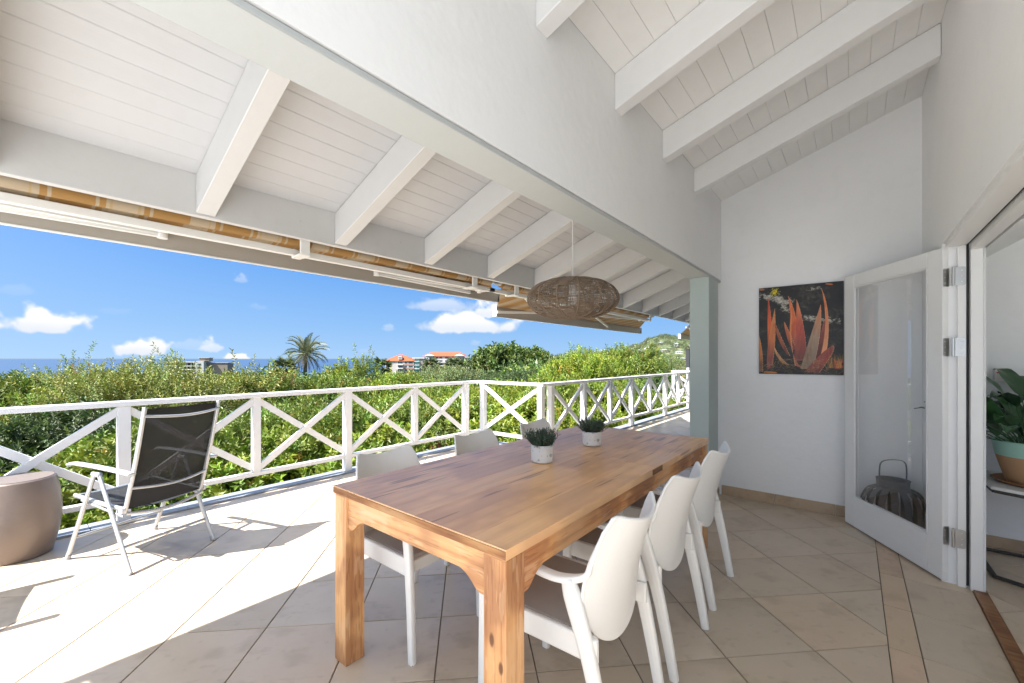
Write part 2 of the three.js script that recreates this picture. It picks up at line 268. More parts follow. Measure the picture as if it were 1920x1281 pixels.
// ================================================================== DOORWAY
{
  const f = thing('door_frame', 'white jamb and head lining of the open doorway', 'door frame');
  part('jamb', lim(.482, .518, 0, 2.045, -3.62, -3.595, .003), M.door, f); part('weather_seal', lim(.519, .531, .01, 2.03, -3.62, -3.612, .001), M.darkseal, f);
  part('jamb', lim(.532, .583, 0, 2.0, -3.62, -3.572, .004), M.door, f);
  part('head', lim(.432, .518, 2.018, 2.045, -3.594, -1.1, .003), M.door, f); part('weather_seal', lim(.519, .531, 2.028, 2.045, -3.61, -1.1, .001), M.darkseal, f);
  part('head', lim(.532, .583, 1.985, 2.045, -3.571, -1.1, .004), M.door, f);
  part('threshold', lim(.541, .60, -.012, .014, -3.571, -1.1, .005), std({ color: lin(.36, .31, .27), map: woodTex, roughness: .5 }), f);

  const d = thing('glazed_door', 'white door leaf with one tall glass pane standing open', 'door', [.437, 0, -3.604], THREE.MathUtils.degToRad(120.3));
  const L = .94, t = .016;
  part('stile', lim(.006, .118, .012, 2.022, -t, t, .004), M.door, d); part('stile', lim(L - .112, L, .012, 2.022, -t, t, .004), M.door, d);
  part('top_rail', lim(.119, L - .113, 1.925, 2.022, -t, t, .004), M.door, d); part('bottom_rail', lim(.119, L - .113, .012, .245, -t, t, .004), M.door, d);
  part('glass_pane', lim(.112, L - .106, .24, 1.93, -.002, .002, 0), M.glass, d);
  for (const s of [-1, 1]) {
    const z0 = s < 0 ? -.016 : .003, z1 = s < 0 ? -.003 : .016;
    part('glazing_bead', merge([lim(.119, .129, .246, 1.924, z0, z1, .002), lim(L - .123, L - .113, .246, 1.924, z0, z1, .002), lim(.130, L - .124, .246, .256, z0, z1, .002), lim(.130, L - .124, 1.914, 1.924, z0, z1, .002)]), M.door, d);
  }
  for (const y of [1.84, 1.42, .285]) {
    const hg = new THREE.Group(); hg.name = 'hinge'; hg.position.set(0, y, 0); d.add(hg);
    const plate = (w, hh) => { const s = new THREE.Shape(), r = .012; s.moveTo(0, -hh); s.lineTo(w - r, -hh); s.quadraticCurveTo(w, -hh, w, -hh + r); s.lineTo(w, hh - r); s.quadraticCurveTo(w, hh, w - r, hh); s.lineTo(0, hh); s.closePath(); for (const k of [-.6, 0, .6]) { const q = new THREE.Path(); q.absarc(w * .66, hh * k, .0035, 0, 6.3, true); s.holes.push(q); } return boxUV(new THREE.ExtrudeGeometry(s, { depth: .0022, bevelEnabled: false })); };
    const a = part('hinge_plate', plate(.031, .055), M.steel, hg); a.rotation.y = Math.PI / 2; a.position.set(.0035, 0, .017);
    const th = THREE.MathUtils.degToRad(120.3), loc = (x, z) => { const dx = x - .437, dz = z + 3.604; return [dx * Math.cos(th) - dz * Math.sin(th), dx * Math.sin(th) + dz * Math.cos(th)]; }, [px, pz] = loc(.468, -3.592), [kx, kz] = loc(.464, -3.588);
    const b = part('hinge_plate', plate(.048, .055), M.steel, hg); b.rotation.y = -th; b.position.set(px, 0, pz);
    part('knuckle', new THREE.CylinderGeometry(.0075, .0075, .112, 14), M.steel, hg).position.set(kx, 0, kz);
  }
}
// ================================================================== ROOM BEHIND THE DOORWAY
{
  const inner = thing('interior_room', 'plain white room seen through the doorway', 'room');
  part('back_wall', lim(.60, 3.7, -.1, 3.2, -4.70, -4.50, 0), M.plaster, inner);
  part('side_wall', merge([lim(3.6, 3.8, -.1, .9, -4.5, .6, 0), lim(3.6, 3.8, 2.2, 3.2, -4.5, .6, 0), lim(3.6, 3.8, .9, 2.2, -4.5, -3.4, 0), lim(3.6, 3.8, .9, 2.2, -1.2, .6, 0), lim(.6, 3.6, -.1, .3, .6, .75, 0), lim(.6, 3.6, 2.3, 3.2, .6, .75, 0), lim(.6, .9, .3, 2.3, .6, .75, 0), lim(3.3, 3.6, .3, 2.3, .6, .75, 0)]), M.plaster, inner);
  const s = new THREE.Shape([[.60, 1.99], [1.62, 2.62], [3.6, 2.62], [3.6, 2.74], [1.58, 2.74], [.60, 2.11]].map((p) => new THREE.Vector2(...p)));
  part('ceiling', boxUV(new THREE.ExtrudeGeometry(s, { depth: 5.1, bevelEnabled: false }).translate(0, 0, -4.5)), M.plaster, inner);
  for (const [x0, x1] of [[.605, 1.02], [1.023, 1.45], [1.453, 1.9], [1.903, 2.4]]) part('skirting_tile', lim(x0, x1, 0, .085, -4.5, -4.489, .003), M.skirt, inner);
  const fl = structure('interior_floor', null); const r = rng(31);
  part('grout_bed', lim(.605, 3.6, -.3, -.006, -4.5, .6, 0), M.grout, fl);
  for (let i = -1; i < 10; i++) for (let j = -16; j < 0; j++) {
    if (mod(i + j, 2)) continue; const cx = .72 + i * TP, cz = -.1 + j * TP, e = TP - .003, p = clipPoly([[cx - e, cz], [cx, cz - e], [cx + e, cz], [cx, cz + e]], .604, 2.6, -4.49, -1.2);
    if (p.length < 3) continue; const ou = r() * 9; part('tile', slabPoly(p, -.012, 0, .0018, (x, z) => [x + ou, z - ou]), M.tiles[Math.floor(r() * 4)], fl);
  }
  part('tile', lim(.604, 3.6, -.01, -.001, -1.198, .6, 0), M.tiles[0], fl); part('tile', lim(2.603, 3.6, -.01, -.001, -4.49, -1.2, 0), M.tiles[0], fl);
}
// ================================================================== VERANDA ROOF
{
  const roof = thing('veranda_roof', 'white boarded veranda roof on sloping rafters', 'roof');
  const rafter = (x0, x1, y0, y1, z, m = M.white, w = .085, h = .197) => {
    const s = new THREE.Shape([[x0, y0], [x1, y1], [x1, y1 + h], [x0, y0 + h]].map((p) => new THREE.Vector2(...p)));
    part('rafter', boxUV(new THREE.ExtrudeGeometry(s, { depth: w - .006, bevelEnabled: true, bevelSize: .003, bevelThickness: .003, bevelSegments: 1, bevelOffset: -.003 }).translate(0, 0, z - w / 2), 0), m, roof);
  };
  for (let k = -2; k <= 17; k++) {
    const z = -.70 - k * .742 + (k < 1 ? .01 : 0);
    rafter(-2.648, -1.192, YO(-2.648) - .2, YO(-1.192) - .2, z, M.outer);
    if (z > -4.3 && z < .6) rafter(-1.016, .418, YI(-1.016) - .2, YI(.418) - .2, z);
  }
  const board = (x0, f, p, z0, z1, m = M.boards, c = .0034, gp = .0024) => {
    const s = new THREE.Shape(), x1 = x0 + p - gp, y = (x) => f(x);
    [[x0, y(x0) + c], [x0 + c, y(x0)], [x1 - c, y(x1)], [x1, y(x1) + c], [x1, y(x1) + .016], [x0, y(x0) + .016]].forEach((q, i) => (i ? s.lineTo(...q) : s.moveTo(...q)));
    part('ceiling_board', boxUV(new THREE.ExtrudeGeometry(s, { depth: z1 - z0, bevelEnabled: false }).translate(0, 0, z0), 2, x0 * 3.1, x0 * 17), m, roof);
  };
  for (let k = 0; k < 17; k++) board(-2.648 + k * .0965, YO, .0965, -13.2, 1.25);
  for (let k = 0; k < 13; k++) board(-1.016 + k * .1105, YI, .1105, -4.556, .66, M.innerBoards, .0022, .0010);
  const roofMat = std({ color: lin(.42, .36, .30), roughness: .9 }), deck = (pts, z0, z1) => part('roof_deck', boxUV(new THREE.ExtrudeGeometry(new THREE.Shape(pts.map((p) => new THREE.Vector2(...p))), { depth: z1 - z0, bevelEnabled: false }).translate(0, 0, z0)), roofMat, roof);
  deck([[-2.86, YO(-2.86) + .02], [-1.02, YO(-1.02) + .02], [-1.02, YO(-1.02) + .14], [-2.86, YO(-2.86) + .14]], -13.3, 1.3);
  deck([[-1.018, YO(-1.018) + .02], [.62, YI(.62) + .02], [4.2, YI(4.2) + .02], [4.2, YI(4.2) + .14], [-1.018, YO(-1.018) + .14]], -13.3, .7);
  for (let k = 0; k < 9; k++) part('screw_head', new THREE.CylinderGeometry(.006, .007, .003, 10).rotateZ(Math.PI / 2).translate(-2.6485, 2.2 + .03 * ((k * 7) % 3), -1.18 - k * .742), M.steel, roof);
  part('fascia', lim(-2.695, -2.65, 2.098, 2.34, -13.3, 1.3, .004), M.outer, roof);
}
// ================================================================== RAILINGS
function railing(name, label, run, pos, span, posts, thin, back) {                // run along z ('z') or x ('x'); pos = fixed coordinate
  const o = thing(name, label, 'railing', [0, 0, 0], 0);
  const P = (s, y, d = 0) => (run === 'z' ? V(pos + d, y, s) : V(s, y, pos + d)), side = run === 'z' ? V(1, 0, 0) : V(0, 0, 1);
  const B = (s0, s1, y0, y1, d0, d1, r = .004) => (run === 'z' ? lim(pos + d0, pos + d1, y0, y1, s0, s1, r) : lim(s0, s1, y0, y1, pos + d0, pos + d1, r));
  part('top_rail', B(span[0], span[1], .957, 1.0, -.05, .05, .006), M.rail, o); part('bottom_rail', B(span[0], span[1], .165, .207, -.03, .03), M.rail, o);
  for (const p of posts) part('post', B(p - .041, p + .041, .0, .957, -.042, .042, .006), M.rail, o);
  for (const p of thin) part('baluster', B(p - .035, p + .035, .207, .957, -.035, .035), M.rail, o);
  const all = [...posts.map((p) => [p, .041]), ...thin.map((p) => [p, .035])].sort((a, b) => a[0] - b[0]);
  for (let i = 0; i + 1 < all.length; i++) {
    const a = all[i][0] + all[i][1], b = all[i + 1][0] - all[i + 1][1]; if (b - a < .3) continue;
    part('brace', bar(P(a - .02, .235, -.006), P(b + .02, .93, -.006), .036, .058, side), M.rail, o); part('brace', bar(P(a - .02, .93, .006), P(b + .02, .235, .006), .036, .058, side), M.rail, o);
  }
  return o;
}
railing('railing', 'long white timber railing with crossed braces behind the folding chair', 'z', -4.70, [-4.97, 5.3], [-4.62, -2.645, -.66, 1.31, 3.28, 5.25], [-3.64, -1.655, .325, 2.3, 4.26]);
railing('railing', 'short white railing return at the inner corner of the terrace', 'x', -4.92, [-4.649, -3.40], [-4.60, -3.47], []);
{ const p = [], t = []; for (let k = 0; k <= 7; k++) (k % 2 && k < 99 ? p : t).push(-5.14 - .97 * k); p.push(...[]);
  railing('railing', 'white railing of crossed braces receding along the far terrace', 'z', -3.45, [-12.5, -4.972], [-5.14, ...p.filter((q) => q < -5.2), -12.4], t.filter((q) => q < -5.2)); }
railing('railing', 'farthest short piece of white railing beside the column', 'x', -13.05, [-4.3, -1.5], [-4.25, -3.3, -2.3], []);

// ================================================================== AWNINGS
const stripes = (() => { const c = document.createElement('canvas'); c.width = 512; c.height = 64; const g = c.getContext('2d');
  g.fillStyle = '#9d8d76'; g.fillRect(0, 0, 512, 64); for (const [x, w, k] of [[0, 120, '#8f6c3c'], [130, 18, '#8f6c3c'], [158, 8, '#9b8560'], [238, 8, '#9b8560'], [256, 18, '#8f6c3c'], [284, 110, '#8f6c3c'], [404, 18, '#8f6c3c'], [440, 6, '#9b8560']]) { g.fillStyle = k; g.fillRect(x, 0, w, 64); }
  const t = new THREE.CanvasTexture(c); t.wrapS = t.wrapT = THREE.RepeatWrapping; t.colorSpace = THREE.SRGBColorSpace; t.repeat.set(1, 1); return t; })();
M.awning = std({ map: stripes, roughness: .95, side: THREE.DoubleSide });
M.awnbar = std({ color: lin(.74, .73, .70), roughness: .45 }); M.awnfront = std({ color: lin(.33, .295, .25), roughness: .5, bumpMap: brush, bumpScale: .0004 });
function awning(label, z0, z1, bx, by, bz0, bz1, arms, brackets) {
  const o = thing('awning', label, 'awning', [0, 0, 0], 0);
  const L = z1 - z0, rx = -2.755, ry = 2.104;
  const tubeUV = (g, k) => { const p = g.attributes.position, uv = g.attributes.uv; for (let i = 0; i < p.count; i++) uv.setXY(i, p.getZ(i) * 1.55, k); return g; };
  part('fabric_roll', tubeUV(new THREE.CylinderGeometry(.036, .036, L, 24).rotateX(Math.PI / 2).translate(rx, ry, (z0 + z1) / 2), .3), M.awning, o);
  part('roller_tube', new THREE.CylinderGeometry(.018, .018, L + .22, 14).rotateX(Math.PI / 2).translate(rx, ry, (z0 + z1) / 2), M.awnbar, o);
  part('torsion_bar', lim(-2.83, -2.79, 2.018, 2.058, z0 - .12, z1 + .12, .004), M.awnbar, o);
  const y0 = ry + .038, n = 8, pos = [], uv = [], idx = [], ty = by + .112;
  for (let i = 0; i <= n; i++) { const t = i / n, x = lerp(rx, bx, t), y = lerp(y0, ty, t) - .018 * Math.sin(t * Math.PI); for (const e of [0, 1]) { const z = e ? lerp(z1 - .03, bz1 - .03, t) : lerp(z0 + .03, bz0 + .03, t); pos.push(x, y, z); uv.push(z * 1.55, t); } }
  for (let i = 0; i < n; i++) { const a = i * 2; idx.push(a, a + 1, a + 2, a + 1, a + 3, a + 2); }
  const g = new THREE.BufferGeometry(); g.setAttribute('position', new THREE.Float32BufferAttribute(pos, 3)); g.setAttribute('uv', new THREE.Float32BufferAttribute(uv, 2)); g.setIndex(idx); g.computeVertexNormals();
  part('awning_fabric', g, M.awning, o);
  const s = new THREE.Shape([[0, 0], [.012, -.003], [.03, .085], [.03, .112], [-.02, .114], [-.032, .09]].map((p) => new THREE.Vector2(...p)));
  part('front_profile', boxUV(new THREE.ExtrudeGeometry(s, { depth: bz1 - bz0, bevelEnabled: false }).translate(bx, by, bz0), 2), M.awnfront, o);
  part('lower_lip', lim(bx - .008, bx + .016, by - .011, by - .003, bz0, bz1, .002), M.awnbar, o);
  part('end_cap', lim(bx - .034, bx + .032, by - .004, by + .116, bz0 - .008, bz0 - .001, .002), M.darkseal, o); part('end_cap', lim(bx - .034, bx + .032, by - .004, by + .116, bz1 + .001, bz1 + .008, .002), M.awnbar, o);
  for (const [za, zb, fx] of arms) {                                              // folded arm: upper from the shoulder za to the elbow zb, lower back to the front bar
    const e = V(lerp(-2.86, fx, .5), 2.032, zb);
    part('arm', bar(V(-2.86, 2.035, za), e, .034, .026), M.awnbar, o); part('arm', bar(e.clone().setY(2.018), V(fx, by + .04, zb + (za - zb) * .93), .03, .024), M.awnbar, o);
    part('elbow', new THREE.CylinderGeometry(.024, .024, .05, 14).translate(e.x, 2.024, e.z), M.awnbar, o);
    part('shoulder', merge([lim(-2.875, -2.80, 2.012, 2.064, za - .05, za + .05, .008), new THREE.CylinderGeometry(.022, .022, .07, 12).translate(-2.86, 2.035, za)]), M.awnbar, o);
  }
  for (const z of brackets) part('bracket', merge([lim(-2.80, -2.70, 2.006, 2.018, z - .035, z + .035, .004), lim(-2.716, -2.698, 2.01, 2.14, z - .03, z + .03, .004), lim(-2.838, -2.80, 2.004, 2.066, z - .03, z + .03, .006)]), M.awnbar, o);
}
awning('orange striped folding awning with its front bar nearest the chair', -3.04, 1.25, -2.955, 1.962, -3.37, 1.25, [[.9, -.56, -2.91], [-3.0, -1.87, -2.91]], [1.1, -1.235, -2.78]);
awning('orange striped awning partly wound out behind the pendant lamp', -7.25, -3.2, -3.50, 1.89, -8.60, -3.96, [[-3.8, -5.35, -3.42], [-7.0, -5.9, -3.42]], [-3.4, -5.2, -7.1]);
awning('small end of the farthest orange awning beside the column', -14.5, -9.6, -3.40, 1.865, -15.0, -10.9, [], [-9.8]);

// ================================================================== DINING TABLE
{
  const t = thing('dining_table', 'long wooden dining table with thick square legs', 'table', [-1.308, 0, -2.083]);
  const hw = .508, hl = 1.128, r = rng(8), T = .034, ty = .780;
  const n = 7, pw = 2 * hw / n;
  for (let i = 0; i < n; i++) for (const [a, b] of [[-hl, -.1188], [-.1162, hl]]) {
    const g = lim(-hw + i * pw + .0001, -hw + (i + 1) * pw - .0001, ty - T + (i % 2) * .0004, ty - r() * .0004, a, b, .0009);
    boxUV(g, 2, r() * 5, r() * 5); part('plank', g, M.top[Math.floor(r() * 4)], t);
  }
  const lw = .093, lx = hw - lw / 2 - .004, lz = hl - lw / 2 - .004;
  for (const sx of [-1, 1]) for (const sz of [-1, 1]) part('leg', boxUV(lim(sx * lx - lw / 2, sx * lx + lw / 2, 0, ty - T - .002, sz * lz - lw / 2, sz * lz + lw / 2, .005), 1, r() * 4, r() * 4), M.wood[Math.floor(r() * 3)], t);
  const apron = (L) => { const s = new THREE.Shape(), h = .085, e = .14, q = .12; s.moveTo(-L / 2, 0); s.lineTo(-L / 2, -e); s.lineTo(-L / 2 + .022, -e); s.bezierCurveTo(-L / 2 + .05, -e, -L / 2 + .06, -h - .012, -L / 2 + q, -h); s.lineTo(L / 2 - q, -h); s.bezierCurveTo(L / 2 - .06, -h - .012, L / 2 - .05, -e, L / 2 - .022, -e); s.lineTo(L / 2, -e); s.lineTo(L / 2, 0); s.closePath(); return new THREE.ExtrudeGeometry(s, { depth: .024, bevelEnabled: true, bevelSize: .002, bevelThickness: .002, bevelSegments: 1, curveSegments: 10 }); };
  const A = 2 * (lx - lw / 2) - .003, B = 2 * (lz - lw / 2) - .003;
  for (const s of [-1, 1]) {
    part('apron', boxUV(apron(A), 0, r() * 3, r() * 3).translate(0, ty - T - .003, s * (hl - .03) - .012), M.wood[0], t);
    part('apron', boxUV(apron(B), 0, r() * 3, r() * 3).translate(0, 0, -.012).rotateY(Math.PI / 2).translate(s * (hw - .03), ty - T - .003, 0), M.wood[2], t);
  }
  part('seam_block', boxUV(lim(hw - .05, hw + .0015, ty - T + .002, ty - .003, -.19, -.05, .001), 2), std({ map: woodTex, color: lin(.34, .27, .22), roughness: .6 }), t);
  for (const s of [-1, 1]) part('end_moulding', boxUV(lim(-hw + .001, hw - .001, ty - T + .002, ty - .005, s * hl - .006, s * hl + .0025, .002), 0, r(), r()), std({ map: woodTex, color: lin(.62, .58, .52), roughness: .7, bumpMap: woodTex, bumpScale: .003 }), t);
}
// ================================================================== WHITE RESIN CHAIRS (front towards +z)
function makeChair(label) {
  const t = thing('dining_chair', label, 'chair');
  // back shell: outline narrows towards a rounded bottom, concave top edge, wraps forward at the sides
  const nu = 28, nv = 36, sh = (u, vv, k) => {
    const v = Math.pow(vv, 1.8);
    const w = v < .46 ? .226 * Math.pow(1 - Math.pow(1 - v / .46, 2.0), 1 / 2.0) : lerp(.226, .186, smooth(0, 1, (v - .46) / .54)) - .014 * smooth(.9, 1, v);
    const au = Math.abs(u), top = .806 + .040 * Math.pow(au, 1.8) - .012 * smooth(.9, 1, au), y = lerp(.375 + .10 * Math.pow(au, 3) * 0, top, v), x = u * w;
    const z = -.196 - .028 * v - .072 * v * v + .085 * Math.pow(x / .21, 2) * (.35 + .65 * v) + k;
    return [x, y, z];
  };
  const grid = (flip, k) => { const p = [], uv = [], id = []; for (let j = 0; j <= nv; j++) for (let i = 0; i <= nu; i++) { const c = sh(i / nu * 2 - 1, j / nv, k); p.push(...c); uv.push(c[0] * 2, c[1] * 2); } for (let j = 0; j < nv; j++) for (let i = 0; i < nu; i++) { const a = j * (nu + 1) + i, b = a + nu + 1; flip ? id.push(a, b, a + 1, a + 1, b, b + 1) : id.push(a, a + 1, b, a + 1, b + 1, b); } return [p, uv, id]; };
  const [p1, u1, i1] = grid(false, .0), [p2, u2, i2] = grid(true, -.013), off = p1.length / 3, id = [...i1, ...i2.map((q) => q + off)], at = (i, j, o) => j * (nu + 1) + i + o;
  const mk = (p, u, i) => { const g = new THREE.BufferGeometry(); g.setAttribute('position', new THREE.Float32BufferAttribute(p, 3)); g.setAttribute('uv', new THREE.Float32BufferAttribute(u, 2)); g.setIndex(i); g.computeVertexNormals(); return g; };
  const rim = []; for (let j = nv; j > 0; j--) rim.push([-1, j / nv]); for (let i = 0; i <= nu; i++) rim.push([i / nu * 2 - 1, 0]); for (let j = 1; j <= nv; j++) rim.push([1, j / nv]); for (let i = nu; i >= 0; i--) rim.push([i / nu * 2 - 1, 1]);
  const rp = rim.map(([u, v]) => V(...sh(u, v, -.0065))).filter((q, i, a) => !i || q.distanceTo(a[i - 1]) > .003);
  part('backrest', merge([mk(p1, u1, i1), mk(p2, u2, i2), sweep([...rp, rp[0]], .0135, .0145, V(0, .1, 1), { n: 8, sq: 2 })]), M.resin, t);
  // seat pad and frame
  const ss = new THREE.Shape(); ss.moveTo(-.15, -.165); ss.quadraticCurveTo(0, -.16, .15, -.165); ss.quadraticCurveTo(.196, -.17, .196, -.10); ss.lineTo(.196, .19); ss.quadraticCurveTo(.194, .222, .15, .226); ss.quadraticCurveTo(0, .236, -.15, .226); ss.quadraticCurveTo(-.194, .222, -.196, .19); ss.lineTo(-.196, -.10); ss.quadraticCurveTo(-.196, -.17, -.15, -.165);
  part('seat', boxUV(new THREE.ExtrudeGeometry(ss, { depth: .016, bevelEnabled: true, bevelSize: .006, bevelThickness: .008, bevelSegments: 4, curveSegments: 16 }).rotateX(Math.PI / 2).translate(0, .448, 0)), M.taupe, t);
  const skirt = (a, b, h0, h1) => { const g = bar(V(a[0], .418 - 0, a[1]), V(b[0], .418, b[1]), .018, .058, V(0, 0, 1), .006); return g; };
  part('seat_frame', merge([boxUV(new THREE.ExtrudeGeometry(ss, { depth: .02, bevelEnabled: true, bevelSize: .012, bevelThickness: .006, bevelSegments: 2, curveSegments: 12 }).rotateX(Math.PI / 2).translate(0, .432, -.004)), bar(V(-.214, .418, -.215), V(-.214, .412, .24), .022, .082, V(1, 0, 0), .007), bar(V(.214, .418, -.215), V(.214, .412, .24), .022, .082, V(1, 0, 0), .007), bar(V(-.2, .41, .235), V(.2, .41, .235), .02, .055, V(0, 0, 1), .007)]), M.resin, t);
  for (const s of [-1, 1]) {
    // rear leg runs up into the arm; the arm sweeps up along the edge of the shell
    part('leg', sweep([V(s * .222, .0, -.272), V(s * .225, .2, -.235), V(s * .230, .42, -.185), V(s * .236, .56, -.142), V(s * .236, .632, -.118)], (q) => lerp(.030, .030, q), (q) => lerp(.036, .062, Math.min(1, q * 1.4)) * (q > .85 ? lerp(1, .7, (q - .85) / .15) : 1), V(1, 0, 0), { seg: 18, sq: 4 }), M.resin, t);
    part('leg', sweep([V(s * .222, 0, .268), V(s * .225, .3, .258), V(s * .232, .56, .245), V(s * .236, .61, .235)], .030, (q) => lerp(.034, .055, q), V(1, 0, 0), { seg: 14, sq: 4 }), M.resin, t);
    part('armrest', sweep([V(s * .233, .585, .248), V(s * .238, .622, .236), V(s * .240, .640, .19), V(s * .242, .638, .06), V(s * .240, .626, -.05), V(s * .234, .628, -.105), V(...sh(s, .755, -.006)), V(...sh(s, .82, -.006)), V(...sh(s, .91, -.006))], (q) => (q < .1 ? lerp(.03, .044, q * 10) : q > .60 ? lerp(.044, .008, Math.min(1, (q - .60) / .28)) : .044), (q) => (q > .7 ? lerp(.024, .013, (q - .7) / .3) : .024), V(1, 0, 0), { seg: 40, sq: 3.2 }), M.resin, t);
    part('foot_glide', lim(s * .222 - .013, s * .222 + .013, -.001, .004, -.288, -.257, .001), std({ color: lin(.3, .3, .3), roughness: .7 }), t); part('foot_glide', lim(s * .222 - .013, s * .222 + .013, -.001, .004, .253, .284, .001), std({ color: lin(.3, .3, .3), roughness: .7 }), t);
  }
  return t;
}
{
  const c = makeChair('white armchair on the house side of the table, nearest the camera'), g = 'white armchairs round the dining table';
  c.userData.group = g; c.position.set(-.845, 0, -1.41); c.rotation.y = -Math.PI / 2 + .02;
  copyThing(c, 'white armchair on the house side of the table, middle of three', [-.848, 0, -2.02], -Math.PI / 2 - .02, g);
  copyThing(c, 'white armchair on the house side of the table, nearest the column', [-.858, 0, -2.65], -Math.PI / 2 + .01, g);
  copyThing(c, 'white armchair on the sea side of the table, left of the three backs', [-1.785, 0, -1.375], Math.PI / 2 + .02, g);
  copyThing(c, 'white armchair on the sea side of the table, middle of the three backs', [-1.79, 0, -2.075], Math.PI / 2 - .03, g);
  copyThing(c, 'white armchair on the sea side of the table, behind the first potted plant', [-1.80, 0, -2.79], Math.PI / 2, g);
}
// ================================================================== POTTED PLANTS ON THE TABLE
{
  const potMat = std({ color: lin(.78, .775, .75), roughness: .85, bumpMap: noiseBump, bumpScale: .004, map: tex(256, 256, (x, y) => { const s = smooth(.70, .76, fbm(x * 26, y * 26, 26, 26, 2, 91)), n = .93 + .07 * fbm(x * 8, y * 8, 8, 8, 3, 92); return mix3([n, n, n], [.42, .41, .40], s * .35); }) });
  const make = (label, x, z, seed, R, H) => {
    const t = thing('potted_plant', label, 'potted plant', [x, .781, z], seed), r = rng(seed);
    const prof = [[0, 0], [R * .9, 0], [R * .97, .004], [R, .012], [R * 1.01, H - .006], [R * .995, H], [R * .93, H], [R * .92, H - .022], [0, H - .022]].map((p) => new THREE.Vector2(...p));
    part('pot', new THREE.LatheGeometry(prof, 40), potMat, t);
    part('soil', new THREE.CircleGeometry(R * .915, 24).rotateX(-Math.PI / 2).translate(0, H - .02, 0), std({ color: lin(.05, .035, .025), roughness: 1 }), t);
    const pos = [], needle = (b, d, L, w) => { const s = V(0, 1, 0).cross(d).normalize().multiplyScalar(w), m = b.clone().addScaledVector(d, L * .45), e = b.clone().addScaledVector(d, L), u = d.clone().cross(s).normalize().multiplyScalar(w * .5); const A = m.clone().add(s), B = m.clone().sub(s), C = m.clone().add(u); for (const q of [b, A, C, b, C, B, A, e, C, C, e, B]) pos.push(q.x, q.y, q.z); };
    const stems = [];
    for (let i = 0; i < 150; i++) {
      const a = r() * 6.283, q = Math.sqrt(r()), b = V(Math.cos(a) * q * R * .7, H - .02, Math.sin(a) * q * R * .7), tilt = q * .95 * (.5 + .6 * r()), d = V(Math.cos(a + r() - .5) * Math.sin(tilt), Math.cos(tilt), Math.sin(a + r() - .5) * Math.sin(tilt)).normalize(), L = .055 + .05 * r();
      const tip = b.clone().addScaledVector(d, L); stems.push(tube(b, tip, .0012, 4, .0006));
      for (let k = 0; k < 17; k++) { const f = .25 + .75 * k / 16, o = b.clone().addScaledVector(d, L * f), nd = V(r() - .5, r() * .7 - .1, r() - .5).normalize().multiplyScalar(.9).add(d.clone().multiplyScalar(.55)).normalize(); needle(o, nd, .014 + .012 * r(), .0021 + .001 * r()); }
    }
    const g = new THREE.BufferGeometry(); g.setAttribute('position', new THREE.Float32BufferAttribute(pos, 3)); g.setAttribute('uv', new THREE.Float32BufferAttribute(new Float32Array(pos.length / 3 * 2), 2)); g.computeVertexNormals();
    const gm = std({ color: lin(.075, .120, .082), roughness: .7, side: THREE.DoubleSide });
    const f = part('foliage', g, gm, t); f.userData.kind = 'stuff'; const st = part('stems', merge(stems), std({ color: lin(.08, .07, .04), roughness: .8 }), t); st.userData.kind = 'stuff';
  };
  make('larger dark green needle plant in a white speckled pot, nearer the camera', -1.335, -1.905, 3, .061, .096);
  make('smaller dark green needle plant in a white speckled pot, farther along the table', -1.335, -2.475, 9, .061, .093);
}
